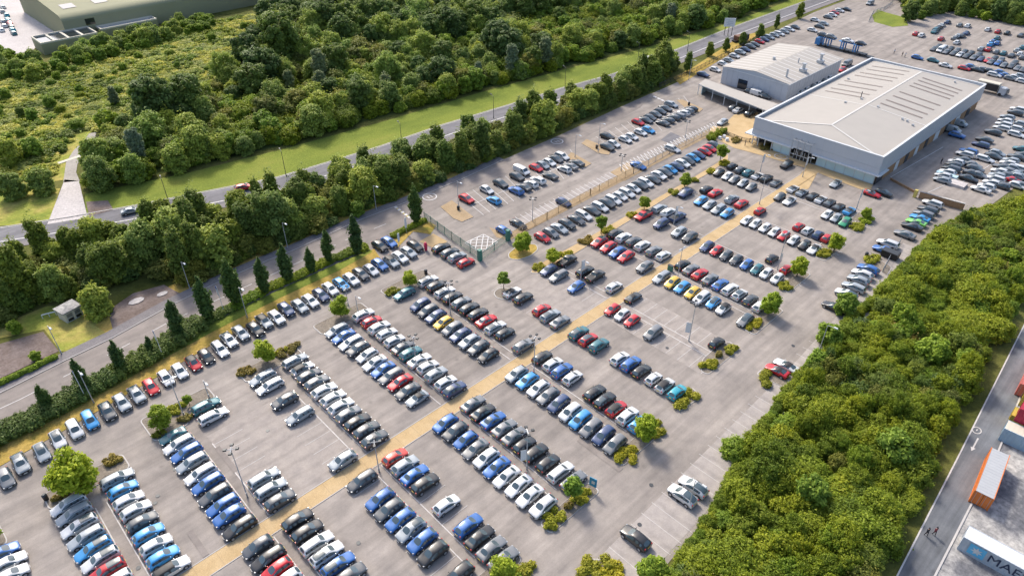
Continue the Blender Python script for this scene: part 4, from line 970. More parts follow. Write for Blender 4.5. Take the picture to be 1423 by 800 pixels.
for t, row, p in belt:
    # keep the hut, the soil plot and the left clearing open
    u = p
    if any((u - Vector(P(*q)[:2])).length < r_ for q, r_ in (((105,440),8.5),((40,490),13),((75,455),9),((195,420),9),((0,500),12),((170,440),6))): continue
    cnt[row] = cnt.get(row, 0) + 1
    k = rnd.choice((0,1,2,3,4,0,2,4,'w1','w3','w4','w3')); s = rnd.uniform(.72,1.1) * (1.0 if t > .25 else .9) * (.95 if row == 2 else 1)
    tree('belt%d' % k if not isinstance(k, str) else 'wood' + k[1], (p.x, p.y, 0), 'belt_tree', '%s tree from the left in the %s line of the dark belt' % (ordw(cnt[row]), ROWW[row]), 'tree', 'trees in the belt between lane and main road', s, s*(rnd.uniform(.88,1.25) if t < .55 else rnd.uniform(.74,1.05)))
und = []
def clear(u): return not any((u - Vector(P(*q)[:2])).length < r_ for q, r_ in (((105,440),8.0),((40,490),13),((75,455),9),((195,420),9),((0,500),12),((170,440),6)))
for k in range(150):
    t = (k+.5)/150
    for off in (.05, .3, .55, .8):
        p = poly_at(fr, t).lerp(poly_at(bk, t), off + rnd.uniform(-.1,.1))
        if clear(p): und.append((p.x, p.y, 0, rnd.choice(('thick4','olive0','brn1','thick4','brn2')), rnd.uniform(.6,1.0), rnd.uniform(0,6.28), rnd.uniform(.45,.9)))
BELT_UND = und
for px, k, s, lab in (((139,436),'wood3',.85,'large round dark tree beside the small hut'),((24,462),'bright1',.5,'small pale bush on the dry grass left of the hut'),((52,500),'bright0',.38,'lone green bush on the bare soil plot'),((10,380),'bright2',.9,'bright bush at the left edge below the main road'),((262,335),'bright0',.9,'bright shrub at the lane-side foot of the belt'),((498,300),'bright1',.7,'bright shrub in front of the belt near the last lane lamps'),
    ((985,78),'belt2',.55,'round tree on the orange dry patch by the workshop'),((1008,72),'belt0',.45,'second round tree beside the workshop hedge'),((1031,63),'belt4',.55,'third round tree behind the line of cars by the workshop'),((1055,52),'belt2',.55,'fourth round tree behind the line of cars by the workshop'),((1078,40),'belt3',.5,'fifth round tree behind the line of cars by the workshop'),((1110,26),'belt0',.6,'sixth round tree, at the far end of the line of cars'),((955,100),'belt1',.6,'leafy tree at the end of the belt by the tall lamp')):
    w = P(*px); tree(k, (w.x, w.y, 0), 'roadside_tree' if px[0] > 900 else 'bush', lab, 'tree' if px[0] > 900 or k == 'wood3' else 'bush', None, s)
sheet('dry_verge', PX('935,108 960,96 1000,70 1030,50 1060,44 1024,70 1000,84 968,104 945,118'), Z(5), M['verge'])
# --- front edge of the woodland: trees one can tell apart
EDGE = [((146,262),'wood0',.8,'big round dark bush-tree right of the pale path'),((190,252),'wood4',.75,'dark round tree second right of the pale path'),((248,238),'wood1',.85,'dark round tree third right of the pale path'),((62,268),'wood3',.9,'round tree left of the pale path'),((22,275),'wood1',.8,'round tree at the left edge beside the dry grass'),((20,228),'wood4',.8,'dark willow clump at the left edge above the path'),((50,218),'bright2',1.1,'smaller bright clump at the left edge above the path'),
 ((152,182),'bright0',1.25,'bright round willow at the top end of the pale path'),((180,190),'wood3',.9,'grey-green bush above the pale path'),((205,180),'wood1',.95,'round olive tree above the three dark round trees'),((235,165),'wood0',.85,'wide olive tree on the meadow edge'),((162,148),'pale1',.6,'grey willow dome on the meadow edge'),
 ((538,140),'pale0',.85,'pale silvery tree on the lawn edge, left of centre'),((712,108),'pale1',1.0,'tall pale poplar-like tree above the lawn'),((757,95),'pale2',1.0,'second tall pale tree above the lawn'),((665,115),'pale2',.62,'wide pale bush between two tall woodland trees'),((575,135),'wood4',.85,'dark round tree right of the pale silvery tree'),((740,100),'dark0',.7,'dark tree between the two tall pale trees'),((890,45),'pale0',.6,'greyish tree on the far lawn edge'),((215,200),'dark1',.42,'small dark round bush amid lighter shrubs'),((370,150),'dark2',.4,'small dark round bush beneath the tall dark wood'),((32,165),'dark0',.28,'dark bramble clump in the dry meadow')]
for px, k, s, lab in EDGE:
    w = P(*px); tree(k, (w.x, w.y, 0), 'woodland_edge_tree', lab, 'tree', 'trees told apart at the woodland edge', s)
# --- the woods and the thicket as masses: scattered copies of a few trees
def in_poly(p, pl):
    x, y = p; c = False
    for i in range(len(pl)):
        (x0, y0), (x1, y1) = pl[i-1], pl[i]
        if (y0 > y) != (y1 > y) and x < (x1-x0)*(y-y0)/(y1-y0) + x0: c = not c
    return c
def scatter(poly, step, seed, keep=lambda p: True, jit=.42):
    g = random.Random(seed); xs = [p[0] for p in poly]; ys = [p[1] for p in poly]; out = []
    y = min(ys); r = 0
    while y < max(ys):
        x = min(xs) + (r % 2)*step/2
        while x < max(xs):
            p = (x + g.uniform(-jit,jit)*step, y + g.uniform(-jit,jit)*step)
            if in_poly(p, poly) and keep(p): out.append(p)
            x += step
        y += step*.87; r += 1
    return out
def mass(name, items, label, cat):
    """items: (x, y, z, kind, scale, rz, zscale); one object whose geometry nodes set the crowns on its points"""
    kinds = sorted({i[3] for i in items})
    me = bpy.data.meshes.new(name); me.vertices.add(len(items)); me.vertices.foreach_set('co', [q for i in items for q in i[:3]])
    for nm, ty, dat in (('kind','INT',[kinds.index(i[3]) for i in items]), ('rz','FLOAT',[i[5] for i in items])):
        at = me.attributes.new(nm, ty, 'POINT'); at.data.foreach_set('value', dat)
    at = me.attributes.new('sc', 'FLOAT_VECTOR', 'POINT'); at.data.foreach_set('vector', [q for i in items for q in (i[4], i[4], i[6])])
    o = meshobj(name, me)
    ng = bpy.data.node_groups.new(name, 'GeometryNodeTree'); ng.interface.new_socket('Geometry', in_out='INPUT', socket_type='NodeSocketGeometry'); ng.interface.new_socket('Geometry', in_out='OUTPUT', socket_type='NodeSocketGeometry')
    nd = ng.nodes; gi, go = nd.new('NodeGroupInput'), nd.new('NodeGroupOutput')
    jn = nd.new('GeometryNodeJoinGeometry'); pts = nd.new('GeometryNodeMeshToPoints'); ng.links.new(gi.outputs[0], pts.inputs[0])
    def attr(nm, ty):
        a = nd.new('GeometryNodeInputNamedAttribute'); a.data_type = ty; a.inputs[0].default_value = nm; return a.outputs[0]
    ka = attr('kind', 'INT'); ra = attr('rz', 'FLOAT'); sa = attr('sc', 'FLOAT_VECTOR')
    cx = nd.new('ShaderNodeCombineXYZ'); ng.links.new(ra, cx.inputs[2])
    for k, kk in enumerate(kinds):
        src = bpy.data.objects.new(name + '_source', TREE[kk][0])          # lives only as the node's input
        oi = nd.new('GeometryNodeObjectInfo'); oi.inputs[0].default_value = src; oi.inputs[1].default_value = True
        cp = nd.new('FunctionNodeCompare'); cp.data_type = 'INT'; cp.operation = 'EQUAL'
        ng.links.new(ka, cp.inputs[2]); cp.inputs[3].default_value = k
        ip = nd.new('GeometryNodeInstanceOnPoints'); ng.links.new(pts.outputs[0], ip.inputs[0]); ng.links.new(cp.outputs[0], ip.inputs[1]); ng.links.new(oi.outputs['Geometry'], ip.inputs[2])
        ng.links.new(cx.outputs[0], ip.inputs['Rotation']); ng.links.new(sa, ip.inputs['Scale']); ng.links.new(ip.outputs[0], jn.inputs[0])
    ng.links.new(jn.outputs[0], go.inputs[0])
    md = o.modifiers.new('scatter', 'NODES'); md.node_group = ng
    return tag(o, label, cat, None, 'stuff')
def item(p, kind, s, z=0, zs=None): return (p[0], p[1], z, kind, s, rnd.uniform(0, 6.28), zs or s*rnd.uniform(.85, 1.1))
def vnoise(x, y, s, seed=0):
    x, y = x/s + seed*17.3, y/s + seed*9.1; i, j = math.floor(x), math.floor(y); fx, fy = x-i, y-j
    h = lambda a, b_: abs(math.sin(a*127.1 + b_*311.7 + seed*74.7)*43758.5453) % 1
    fx, fy = fx*fx*(3-2*fx), fy*fy*(3-2*fy)
    return (h(i,j)*(1-fx) + h(i+1,j)*fx)*(1-fy) + (h(i,j+1)*(1-fx) + h(i+1,j+1)*fx)*fy
g_ = random.Random(5)
dark_zone = PX('330,95 400,60 470,75 560,75 640,62 720,40 800,18 900,-5 1000,-60 420,-90 380,-20')
items = []
NOPATH = lambda p: not any((Vector(p) - Vector(P(*q)[:2])).length < 6.5 for q in ((128,190),(122,204),(112,216),(102,228),(100,245),(96,262),(96,280)))
for p in scatter(WOODFLOOR, 5.6, 3, NOPATH):
    if in_poly(p, dark_zone): items.append(item(p, g_.choice(('dark0','dark1','dark2','wood2','wood0')), g_.uniform(.6,1.15)))
    else:
        a, b_ = vnoise(*p, 17, 1), vnoise(*p, 11, 2)              # kinds grow in drifts
        kd = g_.choice(('bright0','bright1','yell0','olive0') if a < .3 else ('wood3','wood4','olive0','olive1','wood1') if a < .52 else ('wood0','wood1','wood4','dark2','wood2') if a < .78 else ('olive1','olive2','bright2','wood3','pale2'))
        items.append(item(p, kd, (.38 + .85*b_)*g_.uniform(.75,1.3)*(.8 if kd[:2] == 'wo' else 1.05)))
for p in scatter(WOODFLOOR, 5.0, 33, NOPATH):
    items.append(item(p, g_.choice(('thick0','thick3','thick1','bright1','thick5')), g_.uniform(.8,1.35)))
mass('woodland', items, 'mixed green woodland stretching behind the mown roadside lawn', 'woodland')
mass('belt_undergrowth', BELT_UND, 'tangled undergrowth filling the belt under its trees', 'undergrowth')
far_wood = PX('1240,-6 1262,36 1300,20 1330,22 1423,38 1600,60 1700,-20 1300,-70 1200,-40 1160,-20 1180,-8')
mass('far_woodland', [item(p, g_.choice(('wood0','wood4','belt2','dark0','bright2')), g_.uniform(.6,.9)) for p in scatter(far_wood, 5.6, 8)], 'woodland closing off the far right lots at the top', 'woodland')
mead = PX('-200,110 60,95 170,48 360,22 340,80 332,108 232,172 168,184 134,192 88,250 60,250 -60,262 -200,258')
TREE['tuft0'] = (leafmesh('tuft_crown', leaves([(rnd.uniform(-2,2), rnd.uniform(-2,2), .25, .9, .9, .45) for _ in range(14)], 1500, .34, 300, flat=1.2), M['l_grass']), None)
TREE['tuft1'] = (leafmesh('tuft_crown', leaves([(rnd.uniform(-2,2), rnd.uniform(-2,2), .35, .7, .7, .6) for _ in range(12)], 1500, .3, 301, flat=1.2), M['l_thick']), None)
its = []
for p in scatter(mead, 3.3, 19):
    if not any((Vector(p) - Vector(P(*q)[:2])).length < 6 for q in ((115,205),(100,240),(130,190),(104,222))): its.append(item(p, g_.choice(('tuft0','tuft0','tuft1')), g_.uniform(.7,1.5)))
for p in scatter(mead, 4.4, 9):
    if g_.random() < .14 and not any((Vector(p) - Vector(P(*q)[:2])).length < 5 for q in ((115,205),(100,240),(130,190))): its.append(item(p, g_.choice(('thick0','thick3','thick5','bright1','bright0','bright2','bright1')), g_.uniform(.25,.85)))
for p in scatter(PX('-60,80 0,76 52,92 150,62 300,24 300,40 160,80 60,112 0,118 -60,120'), 4.4, 10): its.append(item(p, g_.choice(('bright0','wood3','bright1')), g_.uniform(.6,.95)))
mass('meadow_bushes', its, 'scattered scrub bushes over the dry meadow at the left', 'scrub')
thick = [(p[0], p[1]-2.9) for p in PX('886,815 925,770 975,700 1012,632 1060,560 1105,505 1150,462 1172,430 1210,400 1245,362 1290,316 1340,288 1430,268 1600,220', 1.5)] + [(330,12),(230,9),(150,9.5)] + PX('1408,425 1310,612 1214,800 1142,930 900,930')
its = []; dens = scatter(thick, 2.35, 12)
for p in dens:
    a, b_, c_ = vnoise(*p, 9, 3), vnoise(*p, 6, 4), vnoise(*p, 4, 6)
    kd = g_.choice(('yell0','yell1','yell2','thick3') if a < .3 else ('thick0','thick1','thick2','thick5','yell1') if a < .62 else ('thick4','brn2','thick0','brn1') if a < .8 else ('thick2','bright1','thick1','brn0'))
    its.append(item(p, kd, (.5 + .45*b_)*g_.uniform(.8,1.2), 0, (.38 + .75*c_)*g_.uniform(.8,1.2)))
edge = thick[:14]
for (p, q) in zip(edge, edge[1:]):
    L_ = (Vector(q) - Vector(p)).length
    for k in range(int(L_/1.0)):
        t = (k + g_.random()*.6)/(L_/1.0); u = Vector(p).lerp(Vector(q), t)
        its.append(item((u.x + g_.uniform(-.2,.2), u.y + .9 + g_.uniform(-.25,.25)), g_.choice(('thick0','yell0','thick3','yell2','thick1')), g_.uniform(.32,.48)))
mass('thicket', its, 'dense yellow-green thicket on the bank between car park and access road', 'thicket')
for px, k, s, lab in (((905,806),'bright0',.75,'bright round bush at the lower tip of the thicket'),((1020,630),'thick3',1.0,'bright bush standing at the thicket edge above the parked white SUVs'),((1132,512),'bright1',.72,'bright bush at the thicket edge near the red open convertible'),((1172,436),'bright2',.85,'yellow-green bush leaning over the black saloon'),((1148,478),'bright0',.85,'pale bush on the thicket edge below the empty bays'),((1235,640),'bright0',1.15,'rounded taller tree midway along the bank above the access road'),((1290,505),'bright2',1.15,'rounded taller tree near the upper bank'),((1120,700),'bright1',.95,'brighter tree in the lower middle of the bank')):
    w = P(*px); tree(k, (w.x, w.y, 0), 'bank_tree', lab, 'tree', 'trees told apart in the thicket', s)
# ---------------------------------------------------------------- showroom
def wallbox(mb, x0, x1, y0, y1, z0, z1, m_): mb.b2(x0, x1, y0, y1, z0, z1, m_)
sh = thing('showroom', 'long grey car showroom with pale hipped roof and glazed front', 'showroom', (213, 68.5, 0))
def sb(name, mb, parent=None, smooth=None):
    p = parent or sh; o = mb.build(name, p, smooth); q = p; off = Vector((0,0,0))
    while q is not None: off += q.location; q = q.parent
    o.data.transform(Matrix.Translation(-off)); return o
x0, x1, y0, y1, zt = 173.7, 247.5, 49.9, 85.0, 8.0
b = MB()                                                  # upper clad band, standing proud over the glazed ground floor
for (a0, a1, c0, c1) in ((x0, x0+.35, y0, y1), (x1-.35, x1, y0, y1)): b.b2(a0, a1, c0, c1, 3.1, zt, M['clad'])
for (c0, c1) in ((y0, y0+.35), (y1-.35, y1)): b.b2(x0+.353, x1-.353, c0, c1, 3.1, zt, M['cladside'])
b.b2(x0+.4, x1-.4, y0+.4, y1-.4, 3.12, 3.3, M['darkmetal'])
sb('clad_wall', b)
b = MB()
for k in range(1, 38):                                    # panel joints down the long side and the front
    b.b2(x0 + k*2, x0 + k*2 + .05, y0 - .012, y0, 3.15, zt - .25, M['clad'])
for k in range(1, 12): b.b2(x0 - .012, x0, y0 + k*3, y0 + k*3 + .05, 3.25, zt - .25, M['cladside'])
b.b2(x0 - .06, x0, y0 + .0, y1, 4.85, 4.93, M['cladside'])
sb('panel_joints', b)
b = MB()                                                  # coping all round
for (a0, a1, c0, c1) in ((x0-.1, x0+.45, y0-.1, y1+.1), (x1-.45, x1+.1, y0-.1, y1+.1), (x0+.453, x1-.453, y0-.1, y0+.45), (x0+.453, x1-.453, y1-.45, y1+.1)): b.b2(a0, a1, c0, c1, zt, zt+.14, M['whiteframe'])
sb('coping', b)
ex0, ex1, ey0, ey1, ze, zr = x0+.4, x1-.4, y0+.4, y1-.4, 7.25, 8.7
rA, rB = (182.0, 67.4, zr), (243.0, 67.4, zr)
b = MB(); b.add([(ex0,ey0,ze),(ex1,ey0,ze),(ex1,ey1,ze),(ex0,ey1,ze), rA, rB], [(0,1,5,4),(2,3,4,5),(3,0,4),(1,2,5)], M['roof']); roof = sb('roof', b)
b = MB()
for p, q in (((ex0,ey0,ze), rA), ((ex0,ey1,ze), rA), (rA, rB), ((ex1,ey0,ze), rB), ((ex1,ey1,ze), rB)):
    d = (Vector(q)-Vector(p)).normalized(); n = Vector((-d.y, d.x, 0)).normalized()*.28
    P0, P1_ = Vector(p)+Vector((0,0,.05)), Vector(q)+Vector((0,0,.05))
    b.add([P0-n, P1_-n, P1_+n, P0+n], [(0,1,2,3)], M['ridge'])
def slope_z(y): return ze + (zr-ze)*(1 - abs(y-67.4)/(67.4-ey0))
def roofstrip(mb, xc, ya, yb, w, m_, dz=.06):
    mb.add([(xc-w/2, ya, slope_z(ya)+dz), (xc+w/2, ya, slope_z(ya)+dz), (xc+w/2, yb, slope_z(yb)+dz), (xc-w/2, yb, slope_z(yb)+dz)], [(0,1,2,3)], m_)
roofstrip(b, P(1210,148,8.4).x, ey0, 66.9, .4, M['ridge'], .04); roofstrip(b, P(1175,140,8.4).x, 67.9, ey1, .4, M['ridge'], .04)
sb('ridge_cap', b, roof)
for px in ((1257,153),(1264,148),(1273,142),(1281,136),(1294,127),(1302,124),(1308,120),(1312,116)):
    b = MB(); w = P(*px, 8.4); roofstrip(b, w.x, 53.4, 65.2, .8, M['strip']); sb('rooflight', b, roof)
for px in ((1177,130),(1185,126),(1193,120),(1201,115),(1214,107),(1221,103),(1229,98),(1238,94)):
    b = MB(); w = P(*px, 8.4); roofstrip(b, w.x, 70.3, 81.8, .75, M['strip']); sb('rooflight', b, roof)
b = MB(); g_ = random.Random(3)
for px in ((1197,138),(1220,149),(1255,163),(1262,165),(1270,170),(1328,112),(1180,106),(1175,142)):
    w = P(*px, 8.5); b.box((w.x, w.y, slope_z(w.y)+.2), (.5,.5,.5), M['galv'])
b.tube((P(1196,136,8.4).x, P(1196,136,8.4).y, 8.4), (P(1196,136,8.4).x, P(1196,136,8.4).y, 10.2), .12, .12, M['darkmetal'])
sb('roof_vents', b, roof)
b = MB(); fx = 174.5                                      # ground-floor glazing, set back under the band
for k in range(11):
    ya, yb = 50.6 + k*2.55, 50.6 + (k+1)*2.55
    if 67.0 < (ya+yb)/2 < 72.4: continue
    b.b2(fx, fx+.08, ya+.05, yb-.05, .25, 2.9, M['shopglass'])
sb('glazing', b)
b = MB()
for k in range(12): b.b2(fx-.06, fx+.1, 50.6+k*2.55-.05, 50.6+k*2.55+.05, 0, 3.1, M['galv'])
b.b2(fx-.04, fx+.09, 50.6, 78.7, 0, .24, M['galv']); sb('mullions', b)
b = MB(); b.b2(173.15, x0-.004, 49.4, 67.0, 2.95, 3.2, M['whiteframe']); b.b2(173.15, x0-.004, 72.4, 86.8, 2.95, 3.2, M['whiteframe']); b.b2(x0-.003, x0+6, 85.01, 86.8, 2.95, 3.2, M['whiteframe']); b.b2(x0-.003, 179, 49.2, y0-.004, 2.95, 3.2, M['whiteframe']); sb('canopy_lip', b)
b = MB(); b.b2(fx-.3, fx-.1, 67.2, 72.2, 0, 2.5, M['darkglass']); doors = sb('entrance_doors', b)
b = MB()
for k in range(6): b.b2(fx-.42, fx-.32, 67.2+k*1.0-.04, 67.2+k*1.0+.04, 0, 2.5, M['whiteframe'])
sb('door_frame', b, doors)
b = MB()                                                  # open steel portal in front of the doors
for yy in (67.2, 68.9, 70.6, 72.2): b.b2(171.6, 171.75, yy-.07, yy+.07, 2.3, 6.2, M['galv']); b.b2(171.76, x0-.02, yy-.05, yy+.05, 5.9, 6.05, M['galv'])
for zz in (2.4, 4.3, 6.2): b.b2(171.6, 171.75, 67.12, 72.28, zz-.06, zz+.06, M['galv'])
for yy in (67.2, 72.2): b.b2(171.6, 171.75, yy-.07, yy+.07, 0, 2.3, M['galv'])
sb('entrance_portal', b)
for yy in (78.9, 81.0, 83.0, 84.7): sb('column', MB().tube((174.4, yy, 0), (174.4, yy, 3.1), .14, .14, M['whiteframe'], 10))
b = MB(); b.b2(179, x1, y0+.3, y0+.6, 0, 3.1, M['brick']); b.b2(x0+2.5, x1-.4, y1-.8, y1-.5, 0, 3.1, M['clad']); b.b2(x1-.9, x1-.6, y0+.6, y1-.8, 0, 3.1, M['clad']); b.b2(fx+.2, 178.99, y0+.3, y0+.6, 0, 3.1, M['darkglass'])
b.b2(184, 184.2, y0+.6, y1-.9, .0, 3.1, M['cream'])
sb('brick_wall', b)
for k, xx in enumerate((186, 192.5, 199, 206, 213, 221, 229, 238)):
    b = MB(); b.b2(xx, xx+(3.4 if k > 3 else 2.2), y0+.2, y0+.28, 0.05, 2.6, M['darkglass'] if k % 2 else M['whiteframe']); sb('service_door', b)
b = MB()                                                  # the dark flowing lettering on the side is too small to read: a plain low-relief script bar
tag(sh)
# ---------------------------------------------------------------- workshop
ws = thing('workshop', 'grey ribbed workshop with low gabled roof and silver flues', 'workshop', (228, 106, 0)); sh_ = sh; sh = ws
b = MB(); X0, X1, Y0, Y1, E_, RZ = 210.5, 247.0, 94.3, 118.0, 5.7, 7.0
b.add([(X0,Y0,0),(X0,Y1,0),(X0,Y1,E_),(X0,106,RZ),(X0,Y0,E_)], [(0,4,3,2,1)], M['clad'])
b.add([(X1,Y0,0),(X1,Y1,0),(X1,Y1,E_),(X1,106,RZ),(X1,Y0,E_)], [(0,1,2,3,4)], M['clad'])
b.add([(X0,Y0,0),(X1,Y0,0),(X1,Y0,E_),(X0,Y0,E_)], [(0,1,2,3)], M['cladside']); b.add([(X0,Y1,0),(X1,Y1,0),(X1,Y1,E_),(X0,Y1,E_)], [(3,2,1,0)], M['cladside'])
for k in range(1, 19): b.b2(X0+k*1.92, X0+k*1.92+.06, Y0-.05, Y0-.002, 0, E_-.1, M['clad'])
for k in range(1, 12): b.b2(X0-.05, X0-.002, Y0+k*1.97, Y0+k*1.97+.06, 0, E_-.1, M['cladside'])
sb('wall', b)
b = MB(); o_ = .3
b.add([(X0-o_,Y0-o_,E_+.02),(X1+o_,Y0-o_,E_+.02),(X1+o_,106,RZ+.06),(X0-o_,106,RZ+.06)], [(0,1,2,3)], M['roof']); b.add([(X0-o_,Y1+o_,E_+.02),(X1+o_,Y1+o_,E_+.02),(X1+o_,106,RZ+.06),(X0-o_,106,RZ+.06)], [(3,2,1,0)], M['roof'])
for k in range(12): 
    for ya, yb in ((Y0, 105.6), (106.4, Y1)):
        za, zb = [E_ + (RZ-E_)*(1-abs(q-106)/11.8) + .09 for q in (ya, yb)]
        xx = X0 + 1.5 + k*3; b.add([(xx,ya,za),(xx+.5,ya,za),(xx+.5,yb,zb),(xx,yb,zb)], [(0,1,2,3)], M['ridge'])
rf = sb('roof', b)
b = MB(); b.b2(X0-.4, X0-.31, Y0-.3, Y1+.3, E_-.25, E_-.05, M['whiteframe']); b.b2(X0-.3, X1+.3, Y0-.42, Y0-.32, E_-.2, E_+.0, M['whiteframe']); sb('gutter', b, rf)
for px, h, r_ in (((1093,106),2.6,.35),((1116,98),2.6,.9),((1140,86),2.9,.8),((1109,88),1.6,.2),((1075,85),1.0,.5)):
    w = P(*px, 6.4); b = MB(); z0 = E_ + (RZ-E_)*(1-abs(w.y-106)/11.8)
    if r_ > .6: b.box((w.x, w.y, z0+.5), (1.9, 1.9, 1.0), M['galv']); b.tube((w.x, w.y, z0+1), (w.x, w.y, z0+h), r_*.6, r_*.6, M['galv'], 10); b.box((w.x, w.y, z0+h), (1.2, 1.2, .3), M['galv'])
    else: b.tube((w.x, w.y, z0-.1), (w.x, w.y, z0+h), r_, r_, M['galv'], 10)
    sb('flue' if r_ <= .6 else 'vent_unit', b, rf)
b = MB(); b.b2(X0-.08, X0-.055, 108.2, 111.6, 0, 3.2, M['darkglass']); sb('roller_door', b)
sh = sh_
# canopy wash bay between the workshop and the upper car park
cn = thing('covered_bay', 'flat-roofed open car bay on white posts beside the showroom', 'carport', (194, 103, 0)); sh_ = sh; sh = cn
c0, c1, c2, c3 = P(971,117,3.6), P(1066,154,3.6), P(1081,145,3.6), P(980,110,3.6)
b = MB(); pts = orient([(p.x, p.y) for p in (c0, c1, c2, c3)]); b.prism(pts, 3.35, 3.6, M['whiteframe'], M['roof']); sb('flat_roof', b)
b = MB()
for t in (0, .22, .40, .58, .76, .94):
    p = Vector((c0.x, c0.y)).lerp(Vector((c1.x, c1.y)), t) ; b = MB(); b.tube((p.x+.35, p.y, 0), (p.x+.35, p.y, 3.35), .11, .11, M['whiteframe'], 8); sb('post', b)
b = MB(); p0, p1 = Vector((c3.x, c3.y)), Vector((c2.x, c2.y)); b.line(p0, p1, .2, 0, M['clad']); 
b = MB(); a_ = math.atan2((p1-p0).y, (p1-p0).x); m_ = (p0+p1)/2; b.box((m_.x-.3, m_.y, 1.67), ((p1-p0).length-.6, .2, 3.34), M['cladside'], a_); sb('back_wall', b)
b = MB(); b.box(((c0.x+c3.x)/2+.3, c0.y-.4, 1.67), (4.0, .2, 3.34), M['shopglass'], math.atan2((c3-c0).y, (c3-c0).x)); sb('end_glazing', b)
sh = sh_
# ---------------------------------------------------------------- warehouse at the upper left
wh = thing('warehouse', 'large olive warehouse with lean-tos at the upper left corner', 'warehouse', (90, 330, 0)); sh_ = sh; sh = wh
A0 = P(96, 58); A1 = P(372, 4); dirv = Vector(((A1-A0).x, (A1-A0).y, 0)).normalized(); nrm = Vector((-dirv.y, dirv.x, 0))
def W(u, v, z): q = Vector((A0.x, A0.y, 0)) + dirv*u + nrm*v; return (q.x, q.y, z)
b = MB(); n = 10; Lw = 95
prof = [(0, 0), (0, 7.2)] + [(5*(1-math.cos(math.pi*k/(2*n))), 7.2 + 2.3*math.sin(math.pi*k/(2*n))) for k in range(1, n+1)] + [(60, 13.5), (60, 0)]
vs = [W(0, *p) for p in prof] + [W(Lw, *p) for p in prof]; m_ = len(prof)
b.add(vs, [(k, m_+k, m_+k+1, k+1) for k in range(m_-1)] + [tuple(range(m_))[::1], tuple(range(2*m_-1, m_-1, -1))], M['olive']); sb('curved_roof', b, None, 30)
b = MB(); 
for u0, u1 in ((8, 11.5),): b.add([W(u0, -.03, 4.6), W(u1, -.03, 4.6), W(u1, -.03, 7.0), W(u0, -.03, 7.0)], [(0,1,2,3)], M['darkglass'])
for u0, u1 in ((4, 9), (16, 21)): b.add([W(u0, 9, 9.93), W(u1, 9, 9.93), W(u1, 15, 10.36), W(u0, 15, 10.36)], [(0,1,2,3)], M['darkglass'])
sb('roof_window', b)
def leanto(u0, u1, v0, v1, h, top):
    b = MB(); pts = [W(u, v, 0)[:2] for u, v in ((u0,v0),(u1,v0),(u1,v1),(u0,v1))]
    b.prism(orient(pts), 0, h-.3, M['olive'], M[top]); 
    lt = sb('lean_to', b); b = MB(); e_ = .45
    for (a0,a1,c0,c1) in ((u0,u1,v0,v0+e_),(u0,u1,v1-e_,v1),(u0,u0+e_,v0+e_+.01,v1-e_-.01),(u1-e_,u1,v0+e_+.01,v1-e_-.01)):
        b.prism(orient([W(u, v, 0)[:2] for u, v in ((a0,c0),(a1,c0),(a1,c1),(a0,c1))]), h-.298, h+.25, M['cream'])
    if top == 'darkglass':
        for k in range(1,4): uu = u0+(u1-u0)*k/4; b.prism(orient([W(u, v, 0)[:2] for u, v in ((uu-.4,v0+e_+.01),(uu+.4,v0+e_+.01),(uu+.4,v1-e_-.01),(uu-.4,v1-e_-.01))]), h-.297, h+.05, M['cream'])
    sb('parapet', b, lt)
leanto(-12, 8, -12, -.05, 4.2, 'darkglass'); leanto(11, 33, -6, -.05, 3.6, 'galv')
sh = sh_
# ---------------------------------------------------------------- substation hut
ht = thing('substation_hut', 'small cream hut with dark louvred doors under a round tree', 'hut', tuple(P(100,440)), math.atan2(*(lambda d: (d.y, d.x))(P(112,434)-P(88,447))))
b = MB(); b.b2(-1.6, 1.6, -1.4, 1.4, 0, 2.2, M['cream']); b.build('wall', ht)
b = MB(); b.b2(-1.85, 1.85, -1.65, 1.65, 2.2, 2.42, M['concrete']); b.build('flat_roof', ht)
for k in (-.75, .75):
    b = MB(); b.b2(k-.6, k+.6, -1.46, -1.402, .15, 1.95, M['galv'])
    for q in range(5): b.b2(k-.5, k+.5, -1.48, -1.462, 1.15+q*.15, 1.22+q*.15, M['black'])
    b.b2(k-.5, k+.5, -1.48, -1.462, .3, .85, M['black']); b.build('louvred_door', ht)
b = MB(); a, c_ = P(60,443), P(79,438); b.tube((a.x,a.y,.9),(c_.x,c_.y,.9),.12,.12,M['whiteframe'],6)
for t in (0,.5,1): q = a.lerp(c_,t); b.tube((q.x,q.y,0),(q.x,q.y,.88),.07,.07,M['whiteframe'],6)
tag(b.build('barrier_rail'), 'white barrier rail lying left of the small hut', 'barrier')
for px, r_ in (((190,419),1.4),((226,409),1.0)):
    w = P(*px); b = MB(); b.prism([(w.x+r_*math.cos(k*.785)*1.1, w.y+r_*.7*math.sin(k*.785)) for k in range(8)], 0, .22, M['concrete'], M['paleyard']); tag(b.build('concrete_slab'), 'pale oval slab on the bare soil by the lane' if r_ > 1.2 else 'pale square slab near the lane lamp post', 'slab')

